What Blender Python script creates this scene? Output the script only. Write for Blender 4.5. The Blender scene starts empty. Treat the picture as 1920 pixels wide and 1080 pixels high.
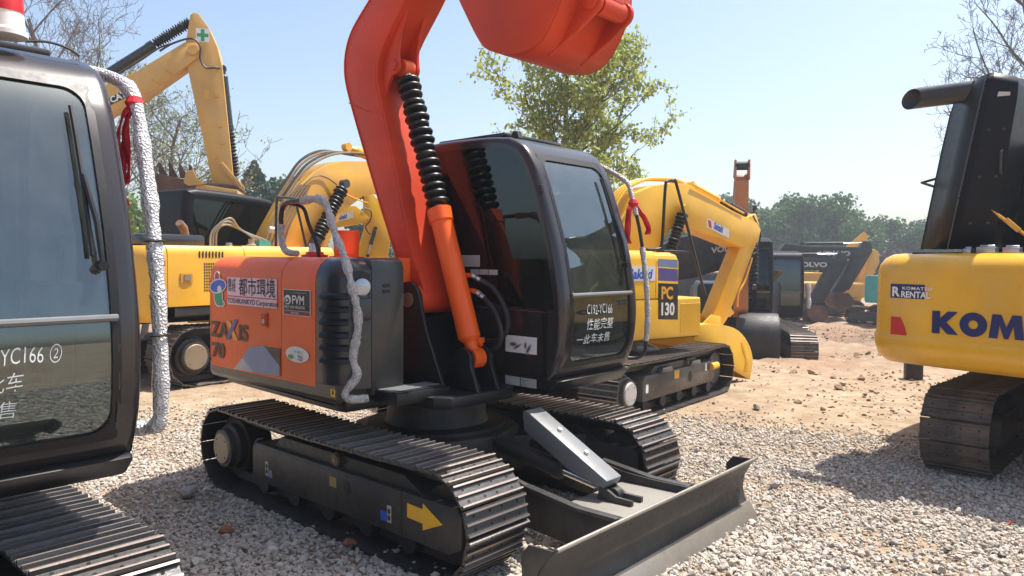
import bpy, bmesh, math, random
import numpy as np
from mathutils import Vector, Matrix, Quaternion

SC = bpy.context.scene
COL = SC.collection
R = math.radians

# ------------------------------------------------------------------ camera
CAM = Vector((4.3193, -3.9372, 1.8617))
RT = Vector((0.74456322, 0.66750949, 0.00752944))
UP = Vector((-0.03231929, 0.02477952, 0.99917038))
FW = Vector((-0.66676913, 0.74418886, -0.04002335))
cd = bpy.data.cameras.new('camera')
cam = bpy.data.objects.new('camera', cd)
COL.objects.link(cam)
cd.sensor_width = 36.0
cd.lens = 1385.0 / 1920.0 * 36.0
cd.clip_start = 0.05
cd.clip_end = 2000
cam.matrix_world = Matrix(((RT.x, UP.x, -FW.x, CAM.x), (RT.y, UP.y, -FW.y, CAM.y), (RT.z, UP.z, -FW.z, CAM.z), (0, 0, 0, 1)))
SC.camera = cam

# ------------------------------------------------------------------ light
SUN_EL, SUN_AZ = R(65.5), R(20)          # azimuth from +Y towards +X
sdir = Vector((math.sin(SUN_AZ) * math.cos(SUN_EL), math.cos(SUN_AZ) * math.cos(SUN_EL), math.sin(SUN_EL)))
W = bpy.data.worlds.new('World')
SC.world = W
W.use_nodes = True
wn = W.node_tree.nodes
sky = wn.new('ShaderNodeTexSky')
sky.sky_type = 'NISHITA'
sky.sun_disc = False
sky.sun_elevation = SUN_EL
sky.sun_rotation = SUN_AZ
sky.air_density = 1.0
sky.dust_density = 2.3
sky.ozone_density = 0.6
W.node_tree.links.new(sky.outputs[0], wn['Background'].inputs[0])
wn['Background'].inputs[1].default_value = 0.125
ld = bpy.data.lights.new('sun', 'SUN')
ld.energy = 4.8
ld.angle = R(0.55)
ld.color = (1.0, 0.95, 0.88)
sun = bpy.data.objects.new('sun', ld)
COL.objects.link(sun)
sun.rotation_euler = sdir.to_track_quat('Z', 'Y').to_euler()
SC.view_settings.view_transform = 'Standard'
SC.view_settings.look = 'None'
SC.view_settings.gamma = 1
SC.view_settings.exposure = 0.82
SC.cycles.max_bounces = 7
SC.cycles.transparent_max_bounces = 12
SC.cycles.caustics_reflective = False
SC.cycles.caustics_refractive = False

# ------------------------------------------------------------------ materials
M = {}


def newmat(name):
    m = bpy.data.materials.new(name)
    m.use_nodes = True
    M[name] = m
    nt = m.node_tree
    return m, nt, nt.nodes['Principled BSDF']


def N(nt, t, **kw):
    n = nt.nodes.new(t)
    for k, v in kw.items():
        if k in n.inputs:
            n.inputs[k].default_value = v
        else:
            setattr(n, k, v)
    return n


def noise(nt, scale, detail=5, rough=.6, coord='Object'):
    tc = N(nt, 'ShaderNodeTexCoord')
    n = N(nt, 'ShaderNodeTexNoise', Scale=scale, Detail=detail, Roughness=rough)
    nt.links.new(tc.outputs[coord], n.inputs['Vector'])
    return n


def ramp(nt, src, stops):
    r = N(nt, 'ShaderNodeValToRGB')
    el = r.color_ramp.elements
    while len(el) < len(stops):
        el.new(0.5)
    for e, (p, c) in zip(el, stops):
        e.position = p
        e.color = (c[0], c[1], c[2], 1) if not isinstance(c, (int, float)) else (c, c, c, 1)
    nt.links.new(src, r.inputs[0])
    return r


def mixc(nt, fac, a, b, mode='MIX'):
    m = N(nt, 'ShaderNodeMix', data_type='RGBA', blend_type=mode)
    for i, s in ((0, fac), (6, a), (7, b)):
        if hasattr(s, 'links') or isinstance(s, bpy.types.NodeSocket):
            nt.links.new(s, m.inputs[i])
        else:
            m.inputs[i].default_value = s if i == 0 else (s[0], s[1], s[2], 1)
    return m.outputs[2]


DUST = (.36, .27, .18)


def paint(name, col, rough=.35, metal=0.0, coat=0.0, dirt=.25, dcol=DUST, dscale=3.0, bump=.0, spec=.5, vary=.12, rv=1.0):
    m, nt, p = newmat(name)
    n1 = noise(nt, dscale, 8, .65)
    msk = ramp(nt, n1.outputs[0], [(.42, 0.0), (.75, dirt)])
    n2 = noise(nt, 1.3, 3, .5)
    dark = tuple(c * (1 - vary) for c in col)
    lite = tuple(min(1, c * (1 + vary)) for c in col)
    base = ramp(nt, n2.outputs[0], [(.35, dark), (.65, lite)])
    c = mixc(nt, msk.outputs[0], base.outputs[0], dcol)
    nt.links.new(c, p.inputs['Base Color'])
    n3 = noise(nt, dscale * 6, 6, .7)
    rr = ramp(nt, n3.outputs[0], [(.3, max(.04, rough - .08 * rv)), (.7, min(1, rough + .16 * rv))])
    nt.links.new(rr.outputs[0], p.inputs['Roughness'])
    p.inputs['Metallic'].default_value = metal
    p.inputs['Coat Weight'].default_value = coat
    p.inputs['Coat Roughness'].default_value = .12
    p.inputs['Specular IOR Level'].default_value = spec
    if bump:
        b = N(nt, 'ShaderNodeBump', Strength=bump, Distance=.02)
        nt.links.new(n3.outputs[0], b.inputs['Height'])
        nt.links.new(b.outputs[0], p.inputs['Normal'])
    return m


paint('orange', (.84, .125, .014), .36, coat=.08, dirt=.04, spec=.3)
paint('orange_boom', (.56, .050, .013), .44, coat=.03, dirt=.10, dcol=(.30, .05, .03), dscale=7, vary=.20, spec=.28)
paint('orange_light', (.86, .115, .010), .38, coat=.1, dirt=.06, spec=.35)
paint('yellow', (.80, .42, .025), .36, coat=.2, dirt=.22)
paint('yellow_bright', (.76, .43, .018), .36, coat=.15, dirt=.10)
paint('yellow_cw', (.82, .43, .018), .30, coat=.35, dirt=.05)
paint('yellow_tan', (.62, .36, .085), .40, coat=.1, dirt=.20)
paint('yellow_worn', (.66, .34, .035), .45, dirt=.40)
paint('teal', (.03, .36, .33), .4, coat=.2, dirt=.2)
paint('orange_dull', (.46, .155, .035), .5, dirt=.3)
paint('black_paint', (.009, .010, .013), .38, coat=.05, dirt=.02, dscale=1.5, spec=.4, rv=.2)
paint('cab_grey', (.022, .019, .021), .24, coat=.30, dirt=.012, dscale=1.2, rv=.12)
paint('slate', (.020, .026, .034), .28, coat=.25, dirt=.04, rv=.4)
paint('slate_cover', (.032, .033, .034), .36, coat=.1, dirt=.14, dscale=1.5, rv=.5)
paint('volvo_grey', (.022, .024, .027), .5, dirt=.12, spec=.35)
paint('slate_fade', (.075, .075, .072), .45, dirt=.25, dscale=1.5)
paint('lid_black', (.007, .008, .012), .42, dirt=.015, spec=.14, rv=.4)
paint('frame_dark', (.022, .021, .021), .50, dirt=.14)
paint('blade_grey', (.048, .046, .044), .42, metal=.3, dirt=.08, dcol=(.30, .27, .23), dscale=4)
paint('blade_edge', (.24, .22, .19), .42, metal=.5, dirt=.5, dcol=(.36, .30, .23), dscale=7)
paint('blade_dust', (.22, .205, .18), .6, metal=.1, dirt=.5, dcol=(.30, .26, .21), dscale=5)
paint('cover_grey', (.155, .16, .163), .42, dirt=.06)
paint('shoe_steel', (.085, .082, .080), .34, metal=.7, dirt=.25, dcol=(.17, .145, .12), dscale=9, bump=.15)
paint('shoe_worn', (.33, .275, .245), .40, metal=.6, dirt=.45, dcol=(.27, .19, .14), dscale=12)
paint('shoe_dirty', (.065, .054, .046), .65, metal=.1, dirt=.6, dcol=(.28, .20, .14), dscale=4, bump=.3)
paint('shoe_hole', (.008, .008, .008), .8, dirt=0)
paint('steel', (.45, .45, .45), .3, metal=.9, dirt=.1)
paint('chrome', (.7, .7, .72), .12, metal=1, dirt=0)
paint('rubber', (.008, .008, .010), .42, dirt=.02, spec=.4, rv=.5)
paint('hose', (.016, .016, .017), .5, dirt=.12)
paint('hose_tan', (.20, .135, .07), .5, dirt=.4)
paint('hose_grey', (.26, .25, .23), .5, dirt=.2)
paint('bronze', (.30, .24, .16), .5, metal=.2, dirt=.3)
paint('dark_steel', (.035, .035, .038), .34, metal=.4, dirt=.06)
paint('rust_pipe', (.16, .085, .05), .6, dirt=.4)
paint('bucket_rust', (.11, .055, .035), .6, metal=.2, dirt=.5, dcol=(.25, .14, .08))
paint('red_plastic', (.62, .015, .02), .35, dirt=.03)
paint('ribbon', (.62, .012, .03), .75, dirt=.02)
paint('white', (.80, .80, .78), .45, dirt=.03, vary=.03)
paint('grey_label', (.42, .43, .43), .5, dirt=.1, vary=.05)
paint('lamp', (.42, .45, .50), .10, metal=.5, dirt=0)
paint('seat_cloth', (.05, .05, .055), .8, dirt=.05)
paint('ink', (.012, .012, .014), .5, dirt=0)
paint('navy', (.012, .018, .12), .4, dirt=.03)
paint('violet', (.10, .085, .28), .4, dirt=.05)
paint('blue_mark', (.02, .10, .55), .4, dirt=.03)
paint('blue_soft', (.20, .27, .42), .4, dirt=.05)
paint('green_mark', (.02, .33, .12), .4, dirt=.03)
paint('red_mark', (.62, .02, .02), .4, dirt=.03)
paint('decal_yellow', (.80, .42, .02), .45, dirt=.25, dscale=8)
paint('decal_olive', (.35, .25, .05), .5, dirt=.25, dscale=8)
paint('taupe', (.045, .033, .026), .45, dirt=.02)
paint('pale_grey', (.50, .47, .46), .45, dirt=.05)
paint('pink', (.85, .62, .70), .5, dirt=0)
paint('maroon', (.22, .02, .035), .5, dirt=0)
paint('chalk', (.74, .80, .78), .7, dirt=0, vary=.02)
paint('brick_red', (.34, .115, .06), .85, dirt=.3, bump=.6)
paint('stone', (.36, .33, .30), .85, dirt=.3, bump=.6)
paint('orange_litter', (.75, .16, .02), .6, dirt=.1)

# crinkled bubble wrap
m, nt, p = newmat('bubble_wrap')
tc = N(nt, 'ShaderNodeTexCoord')
vo = N(nt, 'ShaderNodeTexVoronoi', Scale=85.0)
nt.links.new(tc.outputs['Object'], vo.inputs['Vector'])
nz = noise(nt, 30, 4, .7)
cc = ramp(nt, nz.outputs[0], [(.3, (.40, .40, .41)), (.7, (.74, .74, .75))])
nt.links.new(cc.outputs[0], p.inputs['Base Color'])
p.inputs['Roughness'].default_value = .22
p.inputs['Subsurface Weight'].default_value = 0
p.inputs['Coat Weight'].default_value = .5
b = N(nt, 'ShaderNodeBump', Strength=.9, Distance=.012)
nt.links.new(vo.outputs[0], b.inputs['Height'])
nt.links.new(b.outputs[0], p.inputs['Normal'])


m2 = M['bubble_wrap'].copy(); m2.name = 'wrap_grey'; M['wrap_grey'] = m2
for nd in m2.node_tree.nodes:
    if nd.type == 'VALTORGB':
        nd.color_ramp.elements[0].color = (.32, .31, .30, 1); nd.color_ramp.elements[1].color = (.60, .58, .56, 1)
m2.node_tree.nodes['Principled BSDF'].inputs['Coat Weight'].default_value = .1
m2.node_tree.nodes['Principled BSDF'].inputs['Roughness'].default_value = .45


def glass(name, tint, refl, rough=.015, dusty=.05):
    m = bpy.data.materials.new(name)
    m.use_nodes = True
    M[name] = m
    nt = m.node_tree
    nt.nodes.clear()
    out = N(nt, 'ShaderNodeOutputMaterial')
    fr = N(nt, 'ShaderNodeFresnel', IOR=1.5)
    mm = N(nt, 'ShaderNodeMath', operation='ADD')
    mm.inputs[1].default_value = refl
    nt.links.new(fr.outputs[0], mm.inputs[0])
    cl = N(nt, 'ShaderNodeClamp')
    nt.links.new(mm.outputs[0], cl.inputs[0])
    tr = N(nt, 'ShaderNodeBsdfTransparent')
    tr.inputs[0].default_value = (*tint, 1)
    gl = N(nt, 'ShaderNodeBsdfGlossy', Roughness=rough)
    gl.inputs[0].default_value = (.82, .95, 1.0, 1)
    mx = N(nt, 'ShaderNodeMixShader')
    nt.links.new(cl.outputs[0], mx.inputs[0])
    nt.links.new(tr.outputs[0], mx.inputs[1])
    nt.links.new(gl.outputs[0], mx.inputs[2])
    df = N(nt, 'ShaderNodeBsdfDiffuse')
    df.inputs[0].default_value = (.34, .40, .37, 1)
    mx2 = N(nt, 'ShaderNodeMixShader')
    ns = noise(nt, 7, 8, .75)
    rp = ramp(nt, ns.outputs[0], [(.35, dusty * .3), (.75, dusty)])
    nt.links.new(rp.outputs[0], mx2.inputs[0])
    nt.links.new(mx.outputs[0], mx2.inputs[1])
    nt.links.new(df.outputs[0], mx2.inputs[2])
    nt.links.new(mx2.outputs[0], out.inputs[0])
    return m


glass('glass_front', (.50, .64, .61), .12, dusty=.11)
glass('glass_black', (.03, .034, .034), .0, dusty=.015)
glass('glass_dark', (.04, .042, .045), .015, dusty=.010)
glass('glass_far', (.10, .12, .12), .06, dusty=.06)


def leafmat(name, c1, c2, tr=.35):
    m, nt, p = newmat(name)
    g = N(nt, 'ShaderNodeNewGeometry')
    r = ramp(nt, g.outputs['Random Per Island'], [(.0, c1), (1.0, c2)])
    nt.links.new(r.outputs[0], p.inputs['Base Color'])
    p.inputs['Roughness'].default_value = .55
    p.inputs['Specular IOR Level'].default_value = .3
    t = N(nt, 'ShaderNodeBsdfTranslucent')
    nt.links.new(r.outputs[0], t.inputs[0])
    mx = N(nt, 'ShaderNodeMixShader')
    mx.inputs[0].default_value = tr
    nt.links.new(p.outputs[0], mx.inputs[1])
    nt.links.new(t.outputs[0], mx.inputs[2])
    nt.links.new(mx.outputs[0], nt.nodes['Material Output'].inputs[0])


leafmat('leaf_fresh', (.24, .31, .06), (.50, .52, .15), .5)
leafmat('leaf_pale', (.20, .25, .07), (.36, .38, .14), .45)
leafmat('leaf_wood', (.035, .085, .030), (.075, .145, .050), .25)
leafmat('leaf_wood_light', (.055, .12, .035), (.11, .19, .06), .25)
leafmat('leaf_conifer', (.025, .060, .035), (.05, .10, .055), .15)
leafmat('leaf_purple', (.055, .035, .040), (.10, .065, .065), .2)
leafmat('leaf_bush', (.10, .17, .03), (.20, .28, .06), .4)
paint('bark', (.075, .058, .045), .9, dirt=.2, bump=.4)
paint('bark_pale', (.12, .10, .085), .9, dirt=.2, bump=.4)

# gravel stones: colour differs from stone to stone
m, nt, p = newmat('gravel')
oi = N(nt, 'ShaderNodeObjectInfo')
r1 = ramp(nt, oi.outputs['Random'], [(0, (.30, .27, .235)), (.22, (.40, .36, .305)), (.5, (.48, .43, .365)), (.72, (.45, .38, .30)), (.88, (.56, .51, .445)), (1, (.36, .275, .205))])
nz = noise(nt, 60, 4, .7)
c = mixc(nt, .35, r1.outputs[0], nz.outputs[0], 'OVERLAY')
nt.links.new(c, p.inputs['Base Color'])
p.inputs['Roughness'].default_value = .9
p.inputs['Specular IOR Level'].default_value = .2

m, nt, p = newmat('clod')
oi = N(nt, 'ShaderNodeObjectInfo')
r1 = ramp(nt, oi.outputs['Random'], [(0, (.20, .12, .075)), (.35, (.33, .225, .145)), (.7, (.42, .31, .21)), (1, (.27, .16, .11))])
nt.links.new(r1.outputs[0], p.inputs['Base Color'])
p.inputs['Roughness'].default_value = .95

# the ground: tan dirt, gravelly near by, ruts and red soil further off
m, nt, p = newmat('dirt')
tc = N(nt, 'ShaderNodeTexCoord')
n1 = noise(nt, .35, 8, .62)
n2 = noise(nt, 3.0, 10, .72)
n3 = noise(nt, 22.0, 8, .75)
base = ramp(nt, n2.outputs[0], [(.28, (.21, .145, .092)), (.5, (.35, .265, .178)), (.70, (.47, .375, .27))])
red = ramp(nt, n1.outputs[0], [(.46, 0.0), (.64, .50)])
ps = N(nt, 'ShaderNodeNewGeometry')
dp = N(nt, 'ShaderNodeVectorMath', operation='DOT_PRODUCT')
nt.links.new(ps.outputs['Position'], dp.inputs[0])
dp.inputs[1].default_value = (-.667, .745, 0)
mr = N(nt, 'ShaderNodeMapRange')
mr.inputs['From Min'].default_value = 4.5
mr.inputs['From Max'].default_value = 9.5
nt.links.new(dp.outputs['Value'], mr.inputs['Value'])
ad = N(nt, 'ShaderNodeMath', operation='MULTIPLY')
nt.links.new(mr.outputs[0], ad.inputs[0])
rr_ = ramp(nt, n1.outputs[0], [(.36, .25), (.6, .95)])
nt.links.new(rr_.outputs[0], ad.inputs[1])
mx_ = N(nt, 'ShaderNodeMath', operation='MAXIMUM')
nt.links.new(ad.outputs[0], mx_.inputs[0])
nt.links.new(red.outputs[0], mx_.inputs[1])
c = mixc(nt, mx_.outputs[0], base.outputs[0], (.27, .165, .105))
sp = ramp(nt, n3.outputs[0], [(.3, (.55, .55, .55)), (.5, (1, 1, 1)), (.72, (1.25, 1.22, 1.18))])
c = mixc(nt, .8, c, sp.outputs[0], 'MULTIPLY')
nt.links.new(c, p.inputs['Base Color'])
p.inputs['Roughness'].default_value = .95
p.inputs['Specular IOR Level'].default_value = .15
b1 = N(nt, 'ShaderNodeBump', Strength=.7, Distance=.06)
nt.links.new(n2.outputs[0], b1.inputs['Height'])
b2 = N(nt, 'ShaderNodeBump', Strength=.8, Distance=.015)
nt.links.new(n3.outputs[0], b2.inputs['Height'])
nt.links.new(b1.outputs[0], b2.inputs['Normal'])
nt.links.new(b2.outputs[0], p.inputs['Normal'])

m, nt, p = newmat('grass')
n1 = noise(nt, .5, 8, .7)
r1 = ramp(nt, n1.outputs[0], [(.3, (.10, .17, .03)), (.7, (.20, .26, .06))])
nt.links.new(r1.outputs[0], p.inputs['Base Color'])
p.inputs['Roughness'].default_value = .95


# ------------------------------------------------------------------ mesh helpers
def catmull(pts, n=6, closed=False):
    P = [Vector(q) for q in pts]
    out = []
    m_ = len(P)
    rng = range(m_ if closed else m_ - 1)
    for i in rng:
        if closed:
            a, b_, c_, d = P[(i - 1) % m_], P[i], P[(i + 1) % m_], P[(i + 2) % m_]
        else:
            a, b_, c_, d = P[max(i - 1, 0)], P[i], P[i + 1], P[min(i + 2, m_ - 1)]
        for k in range(n):
            t = k / n
            out.append(.5 * ((2 * b_) + (c_ - a) * t + (2 * a - 5 * b_ + 4 * c_ - d) * t * t + (3 * b_ - a - 3 * c_ + d) * t ** 3))
    if not closed:
        out.append(P[-1])
    return out


class MB:
    def __init__(s):
        s.v, s.f, s.mi = [], [], []

    def add(s, vs, fs, mi=0):
        o = len(s.v)
        s.v += [tuple(q) for q in vs]
        s.f += [tuple(i + o for i in f) for f in fs]
        s.mi += [mi] * len(fs)
        return s

    def box(s, x0, x1, y0, y1, z0, z1, mi=0, mat=None):
        vs = [Vector((x, y, z)) for z in (z0, z1) for y in (y0, y1) for x in (x0, x1)]
        if mat:
            vs = [mat @ q for q in vs]
        return s.add(vs, [(0, 2, 3, 1), (4, 5, 7, 6), (0, 1, 5, 4), (2, 6, 7, 3), (0, 4, 6, 2), (1, 3, 7, 5)], mi)

    def prism(s, pts, a, b_, axis='y', mi=0, mat=None):
        """closed polygon swept along an axis; pts are the two other coordinates in order"""
        n = len(pts)
        ar = sum(pts[i][0] * pts[(i + 1) % n][1] - pts[(i + 1) % n][0] * pts[i][1] for i in range(n))
        if ar < 0:
            pts = pts[::-1]
        mk = {'y': lambda q, t: (q[0], t, q[1]), 'x': lambda q, t: (t, q[0], q[1]), 'z': lambda q, t: (q[0], q[1], t)}[axis]
        vs = [Vector(mk(q, a)) for q in pts] + [Vector(mk(q, b_)) for q in pts]
        if mat:
            vs = [mat @ q for q in vs]
        fs = [tuple(range(n)), tuple(range(2 * n - 1, n - 1, -1))]
        fs += [(i, n + i, n + (i + 1) % n, (i + 1) % n) for i in range(n)]
        if axis == 'y':
            pass
        else:
            fs = [f[::-1] for f in fs]
        return s.add(vs, fs, mi)

    def tube(s, path, r, n=8, mi=0, caps=True, rf=None):
        P = [Vector(q) for q in path]
        m_ = len(P)
        up = None
        vs = []
        for i in range(m_):
            d = (P[min(i + 1, m_ - 1)] - P[max(i - 1, 0)])
            if d.length < 1e-9:
                d = Vector((0, 0, 1))
            d.normalize()
            if up is None:
                up = d.orthogonal().normalized()
            else:
                up = (up - d * up.dot(d))
                up = up.normalized() if up.length > 1e-6 else d.orthogonal().normalized()
            w = d.cross(up)
            for k in range(n):
                a = 2 * math.pi * k / n
                rr = (r[i] if isinstance(r, (list, tuple)) else r) * (rf(i, k) if rf else 1)
                vs.append(P[i] + (up * math.cos(a) + w * math.sin(a)) * rr)
        fs = [(i * n + k, i * n + (k + 1) % n, (i + 1) * n + (k + 1) % n, (i + 1) * n + k) for i in range(m_ - 1) for k in range(n)]
        if caps:
            fs += [tuple(range(n - 1, -1, -1)), tuple((m_ - 1) * n + k for k in range(n))]
        return s.add(vs, fs, mi)

    def cyl(s, p0, p1, r0, r1=None, n=16, mi=0):
        return s.tube([p0, p1], [r0, r0 if r1 is None else r1], n, mi)

    def lathe(s, p0, p1, prof, n=16, mi=0):
        """prof: (t along p0-p1 in metres or fraction, radius)"""
        p0, p1 = Vector(p0), Vector(p1)
        d = (p1 - p0)
        L = d.length
        d.normalize()
        u = d.orthogonal().normalized()
        w = d.cross(u)
        vs = []
        for t, r in prof:
            for k in range(n):
                a = 2 * math.pi * k / n
                vs.append(p0 + d * (t * L) + (u * math.cos(a) + w * math.sin(a)) * r)
        m_ = len(prof)
        fs = [(i * n + k, i * n + (k + 1) % n, (i + 1) * n + (k + 1) % n, (i + 1) * n + k) for i in range(m_ - 1) for k in range(n)]
        fs += [tuple(range(n - 1, -1, -1)), tuple((m_ - 1) * n + k for k in range(n))]
        return s.add(vs, fs, mi)

    def strip(s, rows, mi=0, skip=None):
        """grid of points rows[i][j] -> quads"""
        n = len(rows[0])
        vs = [q for r_ in rows for q in r_]
        fs = []
        for i in range(len(rows) - 1):
            for j in range(n - 1):
                if skip and skip(i, j):
                    continue
                fs.append((i * n + j, i * n + j + 1, (i + 1) * n + j + 1, (i + 1) * n + j))
        return s.add(vs, fs, mi)

    def ring(s, outer, inner, mi=0):
        n = len(outer)
        return s.add(list(outer) + list(inner), [(i, (i + 1) % n, n + (i + 1) % n, n + i) for i in range(n)], mi)

    def mesh(s, name, mats, bevel=0, smooth=True, ang=32, segs=2):
        me = bpy.data.meshes.new(name)
        me.from_pydata(s.v, [], s.f)
        for mt in (mats if isinstance(mats, (list, tuple)) else [mats]):
            me.materials.append(M[mt])
        me.polygons.foreach_set('material_index', s.mi)
        if bevel:
            bm = bmesh.new()
            bm.from_mesh(me)
            bmesh.ops.remove_doubles(bm, verts=bm.verts, dist=1e-5)
            bmesh.ops.recalc_face_normals(bm, faces=bm.faces)
            ed = [e for e in bm.edges if len(e.link_faces) == 2 and e.calc_face_angle(0) > R(28)]
            bmesh.ops.bevel(bm, geom=ed, offset=bevel, segments=segs, affect='EDGES', profile=.5, clamp_overlap=True)
            bm.to_mesh(me)
            bm.free()
        if smooth:
            me.polygons.foreach_set('use_smooth', [True] * len(me.polygons))
            me.set_sharp_from_angle(angle=R(ang))
        me.update()
        return me

    def build(s, name, mats, parent=None, bevel=0, **kw):
        return link(name, s.mesh(name, mats, bevel, **kw), parent)


def link(name, me, parent=None, loc=None, rot=None):
    o = bpy.data.objects.new(name, me)
    COL.objects.link(o)
    if parent is not None:
        o.parent = parent
    if loc is not None:
        o.location = loc
    if rot is not None:
        o.rotation_euler = rot
    return o


def thing(name, label, cat, loc=(0, 0, 0), rz=0.0, group=None):
    o = link(name, None, None, loc, (0, 0, rz))
    o.empty_display_size = .1
    return tag(o, label, cat, group)


def tag(o, label, cat=None, group=None, kind=None):
    if label:
        o['label'] = label
    if cat:
        o['category'] = cat
    if group:
        o['group'] = group
    if kind:
        o['kind'] = kind
    return o


def copy_tree(o, parent=None, skip=()):
    c = o.copy()
    COL.objects.link(c)
    c.parent = parent
    for ch in list(o.children):
        if ch.name.split('.')[0] in skip:
            continue
        copy_tree(ch, c, skip)
    return c


def arc(cx, cy, r, a0, a1, n):
    return [(cx + r * math.cos(R(a0 + (a1 - a0) * i / n)), cy + r * math.sin(R(a0 + (a1 - a0) * i / n))) for i in range(n + 1)]


_tmp = []


def text(body, size, mat, parent, org, xd, yd, bold=0.0, sx=1.0, shear=0.0, align='LEFT', name='lettering', depth=.0015, fmap=None, spacing=1.0, line=1.0):
    """flat lettering: org is the left end of the baseline, xd / yd its directions"""
    cu = bpy.data.curves.new('t', 'FONT')
    cu.body = body
    cu.size = size / .73                      # size = height of a capital
    cu.offset = bold * size
    cu.shear = shear
    cu.align_x = align
    cu.space_character = spacing
    cu.space_line = line
    cu.resolution_u = 3
    cu.fill_mode = 'FRONT'
    o = bpy.data.objects.new('t', cu)
    COL.objects.link(o)
    dg = bpy.context.evaluated_depsgraph_get()
    me = bpy.data.meshes.new_from_object(o.evaluated_get(dg))
    bpy.data.objects.remove(o)
    bpy.data.curves.remove(cu)
    me.materials.clear()
    me.materials.append(M[mat])
    org, xd, yd = Vector(org), Vector(xd).normalized(), Vector(yd).normalized()
    nd = xd.cross(yd)
    for q in me.vertices:
        a, b_ = q.co.x * sx, q.co.y
        q.co = fmap(a, b_) if fmap else org + xd * a + yd * b_ + nd * depth
    me.name = name
    return link(name, me, parent)


def decal(parent, pts, mat, name='decal', n=(0, -1, 0), t=.002):
    """thin sticker: outline points in 3D, lifted along n"""
    n = Vector(n)
    P = [Vector(q) for q in pts]
    k = len(P)
    mb = MB()
    vs = P + [q + n * t for q in P]
    mb.add(vs, [tuple(range(k, 2 * k))] + [(i, (i + 1) % k, k + (i + 1) % k, k + i) for i in range(k)])
    me = mb.mesh(name, mat, smooth=False)
    bm = bmesh.new(); bm.from_mesh(me)
    bm.normal_update(); bm.faces.ensure_lookup_table()
    if bm.faces[0].normal.dot(n) < 0:
        bmesh.ops.reverse_faces(bm, faces=bm.faces)
    bm.to_mesh(me); bm.free()
    return link(name, me, parent)

# ------------------------------------------------------------------ terrain
def ground_z(x, y):
    d = (Vector((x, y, 0)) - CAM).dot(FW)
    t = min(1, max(0, (d - 11) / 11))
    z = -.78 * t * t * (3 - 2 * t)
    return z


def gz_arr(X, Y):
    d = (X - CAM.x) * FW.x + (Y - CAM.y) * FW.y + (0 - CAM.z) * FW.z
    t = np.clip((d - 11) / 11, 0, 1)
    z = -.78 * t * t * (3 - 2 * t)
    # rubble heaps and ruts on the far dirt, none under the near machines
    k = np.clip((d - 9.5) / 6, 0, 1) * np.clip((60 - d) / 20, 0, 1)
    return z + k * 2.0 * (.05 * np.sin(X * 2.3 + 1.7 * np.sin(Y * .9)) * np.sin(Y * 1.9 + X * .4) + .035 * np.sin(X * 5.1 + Y * 3.3) * np.sin(Y * 4.7 - X * 2.2))


def axis_pts(lo, hi, step_in, a, b_):
    out = [lo]
    v = lo
    while v < hi:
        d = max(0, a - v, v - b_)
        v += step_in + d * .09
        out.append(min(v, hi))
    return np.array(out)


gx = axis_pts(-900, 700, .25, -14, 8)
gy = axis_pts(-500, 900, .25, -6, 26)
X, Y = np.meshgrid(gx, gy, indexing='ij')
Z = gz_arr(X, Y)
nx, ny = X.shape
V = np.stack([X, Y, Z], -1).reshape(-1, 3)
ii, jj = np.meshgrid(np.arange(nx - 1), np.arange(ny - 1), indexing='ij')
a_ = (ii * ny + jj).ravel()
F = np.stack([a_, a_ + ny, a_ + ny + 1, a_ + 1], -1)


def np_mesh(name, V, F, mat, smooth=True, mats=None, mi=None):
    me = bpy.data.meshes.new(name)
    me.vertices.add(len(V))
    me.vertices.foreach_set('co', np.ascontiguousarray(V, dtype=np.float32).ravel())
    k = F.shape[1]
    me.loops.add(F.size)
    me.loops.foreach_set('vertex_index', np.ascontiguousarray(F, dtype=np.int32).ravel())
    me.polygons.add(len(F))
    me.polygons.foreach_set('loop_start', np.arange(0, F.size, k, dtype=np.int32))
    me.materials.append(M[mat])
    me.polygons.foreach_set('use_smooth', [smooth] * len(F))
    me.update(calc_edges=True)
    me.validate()
    return me


ground = link('ground', np_mesh('ground', V, F, 'dirt'))
tag(ground, 'tan dirt yard with ruts and red soil', None, None, 'structure')
# grass verge beyond the yard
gp = [CAM + FW * d + RT * s for d, s in ((44, -60), (44, -8), (46, 5), (50, 22), (52, 60), (110, 130), (110, -140))]
mb = MB()
mb.add([(q.x, q.y, -.765) for q in gp], [tuple(range(len(gp)))])
verge = mb.build('grass_verge', 'grass')
tag(verge, 'green grass verge beyond the dirt yard', None, None, 'structure')

# gravel: crushed stone strewn over the near ground
rng = np.random.default_rng(7)


def stone_mesh(seed, squash, mat='gravel'):
    bm = bmesh.new()
    bmesh.ops.create_icosphere(bm, subdivisions=2, radius=1)
    r = random.Random(seed)
    ax = [Vector((r.gauss(0, 1), r.gauss(0, 1), r.gauss(0, 1))).normalized() for _ in range(9)]
    cut = [r.uniform(.42, .80) for _ in range(9)]
    for q in bm.verts:
        for a, c in zip(ax, cut):
            d = q.co.dot(a)
            if d > c:
                q.co -= a * (d - c)
        q.co += Vector((r.uniform(-.04, .04), r.uniform(-.04, .04), r.uniform(-.04, .04)))
        q.co.z *= squash
    me = bpy.data.meshes.new('stone')
    bm.to_mesh(me)
    bm.free()
    me.materials.append(M[mat])
    return me


scol = bpy.data.collections.new('stone_shapes')
for i in range(7):
    scol.objects.link(bpy.data.objects.new('stone_shape', stone_mesh(i, .6 + .05 * i)))


def scatter(n, r0, r1, half):
    """n points by area within the view sector between two distances"""
    rr = np.sqrt(rng.uniform(r0 * r0, r1 * r1, n))
    yaw = math.atan2(FW.y, FW.x)
    a = yaw + rng.uniform(-half, half, n)
    return CAM.x + rr * np.cos(a), CAM.y + rr * np.sin(a)


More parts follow.
